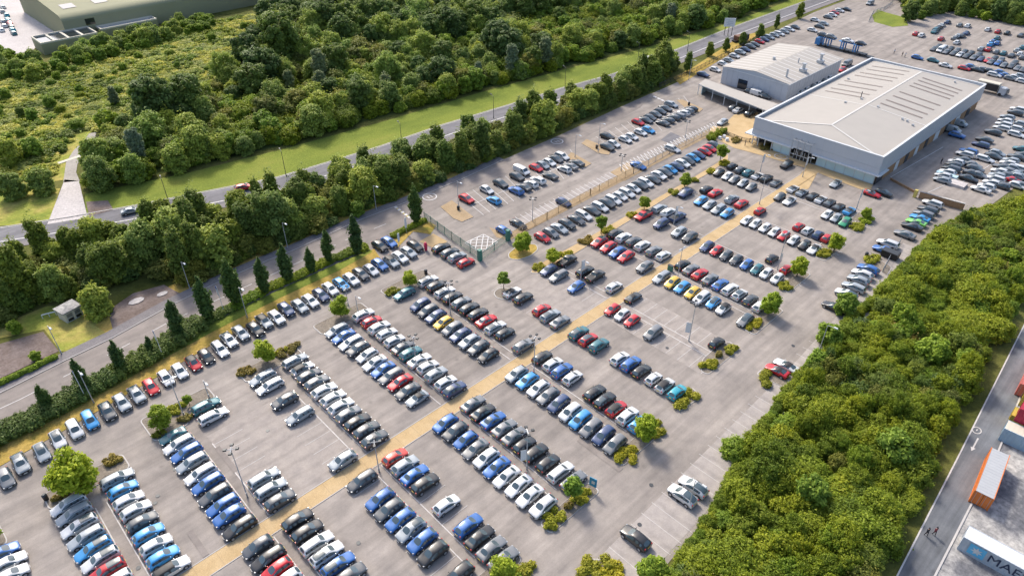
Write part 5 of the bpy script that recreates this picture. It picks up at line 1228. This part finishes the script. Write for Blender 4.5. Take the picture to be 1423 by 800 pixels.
# ---------------------------------------------------------------- lamp posts, banners, flags
def lamp(px, h, heads, label, group, banner=None, tilt=0, dark=False):
    G_, F_ = (M['darkmetal'], M['darkmetal']) if dark else (M['galv'], M['whiteframe'])
    w = P(*px); r = thing('lamp_post', label, 'lamp post', (w.x, w.y, 0), rnd.uniform(0, 3) if heads == 4 else tilt, group)
    b = MB(); b.tube((0,0,0),(0,0,.9),.13,.12,G_,8); b.tube((0,0,.9),(0,0,h),.085,.055,G_,8); b.build('pole', r)
    if heads == 4:
        b = MB(); b.tube((-.8,0,h),(.8,0,h),.05,.05,M['galv'],6); b.tube((0,-.8,h+.02),(0,.8,h+.02),.05,.05,M['galv'],6); b.build('crossarm', r)
        for c_ in ((.8,.0),(-.8,.0),(0,.8),(0,-.8)): MB().box((c_[0], c_[1], h+.08), (.5,.42,.2), M['darkmetal'], 0, .2).build('lamp_head', r)
    elif heads == 2:
        for s_ in (-1,1): MB().box((s_*.7,0,h+.05),(.8,.3,.14),M['galv'],0,.2).build('lamp_head', r)
        MB().tube((-.6,0,h),(.6,0,h),.05,.05,M['galv'],6).build('crossarm', r)
    else:
        MB().tube((0,0,h-.1),(0,-1.1,h+.15),.05,.045,G_,6).build('arm', r); MB().box((0,-1.4,h+.18),(.32,.75,.14),F_,0,.2).build('lamp_head', r)
    if banner:
        b = MB(); b.tube((0,0,banner),(1.0,0,banner),.025,.025,M['galv'],5); b.tube((0,0,banner-2.2),(1.0,0,banner-2.2),.025,.025,M['galv'],5); b.b2(.1,.95,-.012,.012,banner-2.18,banner-.03,M['whiteframe']); b.build('banner', r)
GL = 'floodlight masts in the car park'
for px, h, hd, lab, ban in (((742,517),7.8,4,'floodlight mast by the sandy path beside a light blue SUV',None),((527,655),6.4,4,'floodlight mast on the path line by the orange-red hatchback',None),((344,690),10,4,'tall floodlight mast between the blue estates and the teal estate row',None),
    ((957,474),8.6,4,'bannered mast among the empty bays near the turquoise hatchback',4.2),((256,578),8.0,2,'tall lamp post rising from the bed by the open-branched tree',None),((291,553),4.0,1,'short post behind the teal estate car',None),
    ((579,513),7.2,4,'floodlight mast in the row of white hatchbacks left of the path',None),((498,437),4.5,1,'short lamp post behind the first white SUV of its row',None),((626,437),7.4,4,'floodlight mast above the yellow hatchback',None),((732,652),8.2,4,'bannered mast behind the white saloons',4.4),
    ((807,389),4.8,0,'pole with white banner above the blue hatchback',4.6),((941,389),7.6,2,'mast beside the green box near the yellow hatchbacks',None),((936,312),4.8,0,'pole with white banner by the navy pickup',4.6),((1055,284),7.0,4,'mast by the orange path near the red hatchback pair',None),((1080,375),9,2,'bannered mast above the row of small white cars',3.8),
    ((1190,290),5.2,0,'pole with white banner at the showroom corner bed',5.0),((1115,246),5.6,0,'pole with white banner in front of the entrance',5.4),((1056,240),5.2,0,'pole with white banner left of the dark jeep',5.0),((1138,488),6,1,'lamp post standing in the empty edge bays',None),((957,706),6,1,'lamp post beside the white SUVs at the thicket',None),((484,424),4,4,'low mast near the round tree by the verge row',None)):
    lamp(px, h, hd, lab, GL, ban)
for px, h, hd, lab in (((799,219),6.6,1,'upper lot lamp on the first gravel island'),((740,308),6.0,4,'upper lot floodlight mast above the gravel strip'),((637,287),6.6,1,'upper lot lamp by the red SUV'),((831,212),8.5,1,'upper lot lamp on the second gravel island'),((863,238),4.5,4,'upper lot low mast by the blue saloon'),((952,192),5,4,'upper lot mast on the dark tarmac patch'),((957,112),7,1,'tall lamp at the end of the belt by the workshop')):
    lamp(px, h, hd, lab, 'lamps in the upper car park')
lane_rz = math.atan2((P(408,348)-P(88,502)).y, (P(408,348)-P(88,502)).x)
for k, px in enumerate(((86,492),(264,401),(400,345),(523,292))): lamp(px, 6.5, 1, '%s lane lamp from the left, against the belt' % ordw(k+1), 'street lamps along the lane', None, lane_rz)
for k, px in enumerate(((131,560),(344,442))): lamp(px, 7.2, 1, 'lamp post on the dry verge, %s' % ('left one beside a bannered pole' if k == 0 else 'right one behind the silver SUVs'), 'street lamps along the lane', None, lane_rz)
for k, px in enumerate(((398,245),(559,205),(686,165),(785,123),(236,285),(955,72),(886,88))): lamp(px, 7.0, 1, 'dark street lamp by the main road, %s from the left' % ordw([4,5,7,5,5,5,5][0] and sorted((398,559,686,785,236,955,886)).index(px[0])+1), 'street lamps along the main road', None, 2.9, True)
for k, px in enumerate(((121,556),(228,498),(312,435))):
    w = P(*px); r = thing('flag_pole', 'blue and white banner pole in the hedge, %s from the left' % ordw(k+1), 'flag pole', (w.x, w.y, 0), lane_rz + 1.5, 'banner poles in the hedge')
    MB().tube((0,0,0),(0,0,6.2),.06,.04,M['whiteframe'],7).build('pole', r); b = MB(); b.b2(.06,.72,-.012,.012,4.0,6.1,M['whiteframe']); f_ = b.build('flag', r)
    b = MB(); b.b2(.05,.73,-.016,.016,5.5,6.12,mat('flag_blue',(.03,.09,.3),.7) if k == 0 else bpy.data.materials['flag_blue']); b.build('flag_panel', f_)
for px, h, lab in (((565,324),4.2,'white totem banner beside the hedge end'),((555,342),3.4,'thin white post behind the double-parked cars')):
    w = P(*px); r = thing('totem_pole', lab, 'sign', (w.x, w.y, 0)); MB().tube((0,0,0),(0,0,h),.05,.05,M['galv'],6).build('pole', r); MB().box((0,0,h*.65),(.5,.08,h*.6),M['whiteframe']).build('panel', r)
# signs
w = P(823,681); r = thing('sign_board', 'blue sign board on two legs on the kerbed bed corner', 'sign', (w.x, w.y, .12), .25)
MB().box((0,0,1.7),(.10,1.15,1.7),mat('sign_blue',(.03,.25,.42),.5)).build('panel', r)
b = MB(); b.b2(-.058,-.052,-.28,.22,1.4,2.0,M['white']); b.build('panel_symbol', r)
for s_ in (-.4,.4): MB().tube((0,s_,0),(0,s_,.86),.04,.04,M['galv'],6).build('leg', r)
w = P(931,376); r = thing('cabinet', 'dark green box on the path beside a silver estate', 'cabinet', (w.x, w.y, 0)); MB().box((0,0,.65),(.5,1.1,1.3),M['green'],0,.03).build('case', r); MB().box((0,0,1.34),(.6,1.2,.06),M['darkmetal']).build('lid', r)
def bin_(px, label):
    w = P(*px); r = thing('litter_bin', label, 'bin', (w.x, w.y, 0)); MB().tube((0,0,0),(0,0,1.0),.32,.36,M['black'],10).build('body', r); MB().tube((0,0,1.0),(0,0,1.22),.38,.2,M['darkmetal'],10).build('hood', r)
for px, l in (((65,694),'black bin on the aisle left of the largest tree'),((592,381),'black bin at the end of the row by the gate'),((1203,357),'black bin at the top of the bed by the skip'),((174,568) and (637,292),'dark bin on the first gravel island'),((829,207),'dark bin on the second gravel island'),((957,147),'dark bin on the third gravel island')): bin_(px, l)
w = P(1236,357); r = thing('skip', 'black open skip at the thicket edge beside a blue saloon', 'skip', (w.x, w.y, 0), math.pi/2); MB().box((0,0,.75),(3.2,1.9,1.5),M['black'],0,-.06).build('hopper', r); MB().box((0,0,1.52),(3.0,1.75,.03),M['darkmetal']).build('load', r)
w = P(592,348); r = thing('pillar_sign', 'bright red figure-shaped sign on the sandy corner by the gate fence', 'sign', (w.x, w.y, .1))
rd = mat('sign_red', (.55,.02,.08), .6); MB().tube((0,0,0),(0,0,1.5),.3,.42,rd,10).build('stem', r); MB().tube((0,0,1.5),(0,0,1.95),.36,.2,rd,10).build('head', r)
# billboard beside the main road
w0, w1 = P(1009,50), P(1014,52); w = P(1011,50); r = thing('billboard', 'white billboard with grey print on dark legs beside the main road', 'billboard', (w.x, w.y, 0), AZ-.1)
pn = MB().box((0,0,5.2),(.15,4.3,3.3),M['whiteframe']).build('panel', r)
b = MB()
for z_, yy, ln in ((6.2,.9,1.3),(5.6,-.2,1.8),(5.2,.9,1.0),(4.8,-.3,2.0),(4.3,.3,1.2)): b.b2(-.085,-.077,yy-ln/2,yy+ln/2,z_-.14,z_+.14,M['clad'])
b.build('print', pn)
for yy in (-1.4,0,1.4): MB().b2(-.1,.1,yy-.1,yy+.1,0,3.54,M['darkmetal']).build('leg', r)

# ---------------------------------------------------------------- fences
def fence(pl, h, step, bars, mt, name, label, cat='fence', top=True):
    r = thing(name, label, cat, tuple(pl[0])); o = Vector(pl[0]); pn = MB(); acc = 0
    for a, c_ in zip(pl, pl[1:]):
        d = c_ - a; L = d.length; u = d/L; n = max(1, int(L/step)); rz = math.atan2(u.y, u.x)
        for k in range(n+1):
            q = a + u*(L*k/n) - o; MB().b2(q.x-.05, q.x+.05, q.y-.05, q.y+.05, 0, h+.05, mt).build('post', r)
        for z_ in ((h*.12, h*.9) if top else (h*.5,)):
            q = a + d/2 - o; pn.box((q.x, q.y, z_), (L, .05, .06), mt, rz)
        m_ = int(L/bars)
        for k in range(m_):
            q = a + u*(L*(k+.5)/m_) - o; pn.box((q.x, q.y, h*.5), (.06, .02, h*.94), mt, rz)
    pn.build('mesh_panel', r); return r
gf = fence([P(590,306), P(628,334), P(667,361)], 2.3, 2.7, .19, M['green'], 'gate_fence', 'dark green palisade fence running down to the gate')
gt = fence([P(669,362), P(704,336)], 2.1, 3.3, .2, M['green'], 'gate', 'green barred gate closing the hatched upper entry', 'gate')
for px in ((667,362),(706,334)): q = P(*px) - P(669,362); MB().b2(q.x-.4, q.x+.4, q.y-.4, q.y+.4, 0, 2.7, M['green']).build('gate_pier', gt)
fl = [P(708,334), P(760,305), P(820,272), P(880,242)]
fence(fl, 2.0, 3.3, .34, M['timber'], 'wire_fence', 'tan wire fence with dark posts along the gravel strip')
fence([P(880,242), P(930,214), P(985,186)], 2.0, 3.3, .26, M['galv'], 'wire_fence', 'pale grey wire fence at the showroom end of the gravel strip')
fence([P(1207,31), P(1213,20), P(1228,15), P(1240,6)], 1.8, 2.5, .3, M['galv'], 'wire_fence', 'grey curved fence round the far green lawn')
fence([P(1000,184), P(1030,196), P(1053,200)], 1.2, 2, .2, M['darkmetal'], 'wire_fence', 'low dark fence before the showroom corner')
fence([P(916,122), P(968,99), P(1012,76), P(1060,50)], 1.6, 3, .3, M['darkmetal'], 'wire_fence', 'dark fence between orange dry patch and line of cars')
fence([P(1226,378), P(1240,352), P(1250,338)], 1.4, 2, .3, M['galv'], 'wire_fence', 'short pale rail behind the black skip')
# hoarding bank of tan brick by the side gate
r = thing('brick_wall', 'long tan brick retaining wall between the side lot and edge strip', 'wall', tuple(P(1276,275)), 0)
a, c_ = P(1276,276), P(1338,293); d = c_ - a; rz = math.atan2(d.y, d.x)
MB().box((d.x/2, d.y/2, .85), (d.length, .5, 1.7), M['brick'], rz).build('brickwork', r); MB().box((d.x/2, d.y/2, 1.75), (d.length+.1, .62, .1), M['concrete'], rz).build('coping', r)
b = MB(); b.box((-.4, .8, 1.0), (.7,.7,2.0), M['yellowline']); b.build('end_post', r)
a, c_ = P(1237,250), P(1274,270); d = c_ - a
tag(MB().box(((a.x+c_.x)/2, (a.y+c_.y)/2, .3), (d.length, .3, .6), M['brick'], math.atan2(d.y, d.x)).build('low_wall'), 'low tan brick kerb wall across the side entrance', 'wall')
w = P(1322,255); tag(MB().box((w.x, w.y, .35), (3, 6.5, .7), M['paleyard']).box((w.x+2.6, w.y+2.2, .5), (1.5, 5, 1.0), M['shopglass']).build('pallet_stack'), 'pale stack of boards and glass behind the brick wall', 'stack')
# ---------------------------------------------------------------- containers
def container(px, z0, L_, rz, c, label, h=2.6, top=None, name='shipping_container'):
    w = P(*px, z0+h); r = thing(name, label, 'container', (w.x, w.y, z0), rz, 'containers in the yard')
    m_ = mat('container_paint', c, .55, .1, .14, .8); tp = m_ if top is None else mat('container_roof', top, .7, 0, .12, .6)
    b = MB(); n = int(L_/.28)
    for s_ in (-1, 1):                                    # corrugated long sides
        vs = []
        for k in range(n*2+1):
            y_ = s_*(1.19 - (.05 if (k//2) % 2 else 0)); x_ = -L_/2 + .1 + (L_-.2)*k/(n*2); vs += [(x_, y_, .16), (x_, y_, h-.1)]
        b.add(vs, [(2*k, 2*k+2, 2*k+3, 2*k+1) if s_ < 0 else (2*k+1, 2*k+3, 2*k+2, 2*k) for k in range(n*2)], m_)
    b.b2(-L_/2+.05, -L_/2+.1, -1.15, 1.15, .16, h-.1, m_)
    b.build('side_panels', r)
    b = MB(); b.b2(-L_/2+.06, L_/2-.06, -1.17, 1.17, h-.09, h-.03, tp)
    for k in range(int(L_/.6)): b.b2(-L_/2+.3+k*.6, -L_/2+.5+k*.6, -1.05, 1.05, h-.03, h-.012, tp)
    b.build('roof', r)
    b = MB()
    for s_ in (-1,1):
        b.b2(-L_/2, L_/2, s_*1.16-.06, s_*1.16+.06, 0, .15, m_); b.b2(-L_/2, L_/2, s_*1.16-.05, s_*1.16+.05, h-.09, h, m_)
        for e_ in (-1,1): b.b2(e_*(L_/2-.06)-.07, e_*(L_/2-.06)+.07, s_*1.15-.075, s_*1.15+.075, .151, h-.091, m_)
    b.build('frame', r)
    d_ = MB()
    for s_ in (-1,1): d_.b2(L_/2-.08, L_/2-.02, s_*.58-.55, s_*.58+.55, .18, h-.12, m_)
    dr = d_.build('door', r); q = MB()
    for yy in (-.9,-.3,.3,.9): q.tube((L_/2+.005, yy, .2), (L_/2+.005, yy, h-.15), .025, .025, M['galv'], 5)
    q.build('locking_bar', dr); return r
def text(s, size, mt, mtx, parent, name='lettering', bold=.03):
    cu = bpy.data.curves.new(name, 'FONT'); cu.body = s; cu.size = size; cu.extrude = .006; cu.offset = 0; cu.align_x = 'LEFT'; cu.align_y = 'CENTER'
    o = bpy.data.objects.new(name, cu); me = bpy.data.meshes.new_from_object(o); bpy.data.objects.remove(o); me.transform(mtx); me.materials.clear(); me.materials.append(mt); return meshobj(name, me, parent)
# the long pale container with dark lettering, its side towards the camera
aM, bM = P(1329,762), P(1397,800); dM = (bM - aM).normalized(); rzM = math.atan2(dM.y, dM.x)
cm = container((1380, 780), 0, 12.2, rzM, (.42,.46,.50), 'long grey container with white roof and large dark lettering', 2.6, (.66,.67,.68))
cm.location = aM + dM*6.1 + Vector((-dM.y, dM.x, 0))*1.22
side = -1 if (Vector((math.sin(rzM), -math.cos(rzM))).dot(Vector((-cm.location.x, -cm.location.y))) > 0) else 1
blue = mat('emblem_blue', (.12,.45,.68), .6); navy = mat('lettering_navy', (.02,.03,.07), .6)
yS = side*1.215
def onside(x, z): return Matrix.Translation((x, yS, z)) @ Matrix.Rotation(math.pi if side > 0 else 0, 4, 'Z') @ Matrix.Rotation(math.pi/2, 4, 'X')
fx_ = 1 if side < 0 else -1
def L0(x): return -6.1 + x if side < 0 else 6.1 - x       # distance from the left end as seen from outside
flip = side > 0
b = MB(); cxe = L0(1.95); b.b2(cxe-.95, cxe+.95, yS-.012, yS+.0, .45, 2.3, blue); em = b.build('emblem_square', cm)
b = MB(); pts = []
for k in range(14):
    a = math.pi/2 + k*math.pi/7; q = (.72 if k % 2 == 0 else .33); pts.append((cxe + q*math.cos(a), yS + side*.03, 1.38 + q*math.sin(a)))
b.add([(cxe, yS + side*.03, 1.38)] + pts, [(0, k+1, (k+1) % 14+1) for k in range(14)], M['white']); b.build('emblem_star', em)
text('MAERSK', 1.95, navy, onside(L0(3.2), 1.36), cm, 'lettering', .045)
# orange open-ended container
nl_, nr_, fl_, fr_ = P(1357,683,2.6), P(1380,691,2.6), P(1378,623,2.6), P(1404,630,2.6)
d = (fl_ + fr_ - nl_ - nr_)/2; mid = (nl_ + nr_ + fl_ + fr_)/4
co = container((1380, 657), 0, d.length, math.atan2(d.y, d.x) + math.pi, (.62,.17,.03), 'orange container with pale grey roof lying along the access road', 2.6, (.40,.41,.42)); co.location = (mid.x, mid.y, 0)
for px, z0, rzk, c, top, lab in (((1386,611),0,rzM,(.30,.42,.50),(.60,.54,.44),'blue-grey container with cream roof, nearest of the stack'),((1396,592),0,rzM,(.50,.36,.05),None,'mustard yellow container in the stack'),((1408,584),2.6,rzM,(.38,.02,.05),None,'dark red container on top of the stack'),((1414,563),0,rzM,(.48,.38,.06),None,'yellow container behind the red one')):
    dk = Vector((math.cos(rzk), math.sin(rzk), 0)); r = container(px, z0, 12.2, rzk, c, lab, 2.6, top)
    r.location = P(*px, z0) + (dk if rzk == rzM else -dk)*6.1 + Vector((-dk.y, dk.x, 0))*(1.22 if rzk == rzM else -1.22)
aR, bR = P(1408,548), P(1437,488); dR = (bR - aR).normalized()
r = container((1413, 540), 0, 12.2, math.atan2(dR.y, dR.x) + math.pi, (.52,.14,.11), 'faded red container furthest up the yard edge', 2.6); r.location = aR + dR*6.1 + Vector((dR.y, -dR.x, 0))*1.3

# ---------------------------------------------------------------- vehicles that are not parked cars
def extra_car(px, rz, kind, c, label, roof=None, z=.08, cat=None):
    w = P(*px, .8); r = put_car((w.x, w.y, z), rz, kind, c, roof, label, 'vehicles on the main road' if cat is None else cat, False); return r
road_rz = math.atan2((P(450,238)-P(250,284)).y, (P(450,238)-P(250,284)).x)
extra_car((338,260), road_rz, 'u', 'r', 'red SUV driving on the main road above the belt'); extra_car((905,82), road_rz, 'v', 'w', 'white van on the main road behind the belt trees'); extra_car((921,75), road_rz+math.pi, 'v', 'w', 'second white van, further along the main road'); extra_car((182,292), road_rz, 's', 's', 'silver car half hidden on the main road at the left'); 
w = P(1027,58); r = thing('tipper_truck', 'brown tipper lorry on the main road behind a round tree', 'lorry', (w.x, w.y, .08), road_rz); MB().box((0,0,1.6),(4.2,2.3,1.6),mat('rust_paint',(.16,.07,.035),.7),0,-.05).build('tipper_body', r); MB().box((3.2,0,1.5),(1.7,2.3,1.9),M['darkmetal'],0,.1).build('cab', r); MB().box((.4,0,.5),(7,2.0,.5),M['black']).build('chassis', r)
# lorry with an open dark box by the showroom's far corner
w = P(1371,128); r = thing('box_lorry', 'cream box lorry with dark open rear by the showroom far corner', 'lorry', (w.x, w.y, 0), -math.pi/2)
b = MB(); b.b2(-3.4,3.0,-1.25,1.25,1.0,3.5,M['cream']); b.build('box_body', r); MB().b2(-3.43,-3.402,-1.15,1.15,1.05,3.3,M['black']).build('rear_opening', r); MB().b2(-1.0,3.0,-1.265,-1.252,1.1,3.2,M['black']).build('side_opening', r); MB().box((4.2,0,1.5),(1.9,2.3,2.2),M['cladside'],0,.1).build('cab', r)
for xx in (-2.3, 3.9):
    for s_ in (-1,1): MB().tube((xx,s_*.85,.5),(xx,s_*1.2,.5),.5,.5,M['tyre'],12).build('wheel', r)
w = P(1389,129); put_car((w.x,w.y,.02), 1.2, 'v', 'g', None, 'blue-grey van parked beside the cream box lorry', 'cars at the car park edges', False)
# car transporter
a, c_ = P(1133,62), P(1203,79); d = c_ - a; rz = math.atan2(d.y, d.x); tl = d.length
r = thing('car_transporter', 'blue car transporter lorry loaded on its upper deck, behind the workshop', 'transporter', ((a.x+c_.x)/2, (a.y+c_.y)/2, 0), rz); bl = mat('transporter_blue', (.03,.17,.40), .5)
MB().box((0,0,.75),(tl,2.3,.35),M['darkmetal']).build('chassis', r)
cb = MB().box((-tl/2+1.1,0,1.7),(2.0,2.4,2.4),bl,0,.08).build('cab', r); MB().box((-tl/2+.3,0,2.1),(.5,2.1,.8),M['darkglass']).build('windscreen', cb)
for t in (.17,.27,.52,.56,.76,.80):
    for s_ in (-1,1): MB().box((-tl/2+tl*t,s_*1.15,2.2),(.45,.16,2.6),bl).build('deck_post', r)
MB().box((-tl/2+tl*.2,0,3.5),(tl*.34,2.3,.12),bl).build('upper_deck', r); MB().box((-tl/2+tl*.68,0,3.5),(tl*.46,2.3,.12),bl).build('upper_deck', r)
q = MB().box((tl/2+1.2,0,.45),(3.0,2.2,.1),M['darkmetal']); q.build('ramp', r)
for t in (.08,.22,.6,.68,.9):
    for s_ in (-1,1): MB().tube((-tl/2+tl*t,s_*.8,.5),(-tl/2+tl*t,s_*1.16,.5),.5,.5,M['tyre'],12).build('wheel', r)
for t, kd, cc, lab in ((.1,'h','d','dark hatchback, front car on the transporter deck'),(.27,'h','g','grey hatchback, second on the transporter deck'),(.6,'s','w','white saloon loaded on the transporter deck'),(.85,'h','k','black hatchback at the tail of the transporter deck')):
    q = a.lerp(c_, t); put_car((q.x, q.y, 3.57), rz, kd, cc, None, lab, 'cars loaded on the transporter', False)

# ---------------------------------------------------------------- people
def person(px, label, rz, mats, step=.18, s=1.0):
    w = P(*px); r = thing('person', label, 'person', (w.x, w.y, 0), rz); r.scale = (s, s, s)
    J = dict(pel=(0,0,.95), wai=(0,0,1.12), che=(.01,0,1.36), nek=(.01,0,1.5), hed=(.03,0,1.62), top=(.02,0,1.74), hl=(0,.10,.92), kl=(step*.6,.10,.5), al=(step*.75,.10,.08), tl=(step*.75+.16,.11,.05), hr=(0,-.10,.92), kr=(-step*.3,-.10,.5), ar=(-step*1.1,-.10,.1), tr=(-step*1.1+.15,-.11,.05),
        sl=(0,.19,1.43), el=(-step*.5,.25,1.15), wl=(-step*.3,.25,.9), fl=(-step*.2,.24,.8), sr=(0,-.19,1.43), er=(step*.4,-.25,1.15), wr=(step*.9,-.25,.92), fr=(step*1.05,-.24,.83))
    ks = list(J); E = [('pel','wai'),('wai','che'),('che','nek'),('nek','hed'),('hed','top'),('pel','hl'),('hl','kl'),('kl','al'),('al','tl'),('pel','hr'),('hr','kr'),('kr','ar'),('ar','tr'),('che','sl'),('sl','el'),('el','wl'),('wl','fl'),('che','sr'),('sr','er'),('er','wr'),('wr','fr')]
    RR = dict(pel=.15, wai=.13, che=.16, nek=.06, hed=.105, top=.07, hl=.10, kl=.065, al=.045, tl=.04, hr=.10, kr=.065, ar=.045, tr=.04, sl=.07, el=.048, wl=.036, fl=.035, sr=.07, er=.048, wr=.036, fr=.035)
    me = bpy.data.meshes.new('person_body'); me.from_pydata([J[k] for k in ks], [(ks.index(a), ks.index(b_)) for a, b_ in E], [])
    o = meshobj('body', me, None); md = o.modifiers.new('skin', 'SKIN')
    for k, v in zip(ks, me.skin_vertices[0].data): v.radius = (RR[k], RR[k]*(1.0 if k in ('hed','top') else .9)); v.use_root = (k == 'pel')
    o.modifiers.new('sub', 'SUBSURF').levels = 1
    dg = bpy.context.evaluated_depsgraph_get(); m2 = bpy.data.meshes.new_from_object(o.evaluated_get(dg)); bpy.data.objects.remove(o)
    m2.materials.clear()
    for m_ in mats: m2.materials.append(m_)
    for p in m2.polygons:
        c = p.center; p.material_index = 2 if c.z > 1.5 or (abs(c.y) > .2 and c.z < .98) else (0 if c.z < .96 else 1); p.use_smooth = True
    o = meshobj('body', m2, r); hr = MB(); hr.tube((.0,0,1.62),(-.01,0,1.79),.125,.09,M['cloth_dark'],8); hr.build('hair', r); return r
person((1286,744), 'person in dark clothes and maroon top walking on the access road, on the left', -2.2, (M['cloth_dark'], M['cloth_dark'], M['skin'])); person((1297,743), 'person in maroon top walking on the access road, on the right', -2.2, (M['cloth_dark'], M['cloth_red'], M['skin']))
person((1307,228), 'person in black standing beside the side lot cars', 1, (M['cloth_dark'], M['cloth_dark'], M['skin']), .1)
for px, l, m_ in (((1242,75),'person in pale clothes walking alone behind the showroom','cloth_white'),((1253,79),'person in dark top, left one of two behind the showroom','cloth_dark'),((1257,80),'person in white top, right one of two behind the showroom','cloth_white')): person(px, l, .5, (M['cloth_dark'], M[m_], M['skin']), .12)
person((1035,203), 'person in black by the low fence at the showroom', 2, (M['cloth_dark'], M['cloth_dark'], M['skin']), .08)
for k, px in enumerate(((1000,194),(1006,192),(1010,196))):
    w = P(*px); tag(MB().box((w.x, w.y, .45), (.9,.9,.9), M['cloth_white'], .4*k, .2).build('bulk_bag'), 'white bulk bag by the gravel strip end, %s of three' % ('left', 'middle', 'right')[k], 'bag')

# ---------------------------------------------------------------- light
wd = bpy.data.worlds.new('World'); sc.world = wd; wd.use_nodes = True; nt = wd.node_tree
sky = nt.nodes.new('ShaderNodeTexSky'); sky.sky_type = 'NISHITA'; sky.sun_disc = False
SUN_AZ, SUN_EL = R(72), R(43)                             # direction the light comes from, in the scene's own axes
sky.sun_elevation = SUN_EL; sky.sun_rotation = math.pi/2 - SUN_AZ; sky.air_density = .85; sky.dust_density = 3.0; sky.ozone_density = .6; sky.altitude = 80
bg = nt.nodes['Background']; bg.inputs[1].default_value = .15; nt.links.new(sky.outputs[0], bg.inputs[0])
sl = bpy.data.lights.new('sun', 'SUN'); sl.energy = 2.0; sl.angle = R(9.0); sl.color = (1, .93, .82); so = bpy.data.objects.new('sun', sl); col.objects.link(so)
v = Vector((math.cos(SUN_EL)*math.cos(SUN_AZ), math.cos(SUN_EL)*math.sin(SUN_AZ), math.sin(SUN_EL))); so.rotation_euler = v.to_track_quat('Z', 'Y').to_euler()
vs_ = sc.view_settings; vs_.view_transform = 'Standard'; vs_.look = 'None'; vs_.exposure = .86; vs_.gamma = 1; vs_.use_curve_mapping = False
sc.cycles.max_bounces = 5; sc.cycles.diffuse_bounces = 3; sc.cycles.glossy_bounces = 2; sc.cycles.transparent_max_bounces = 4
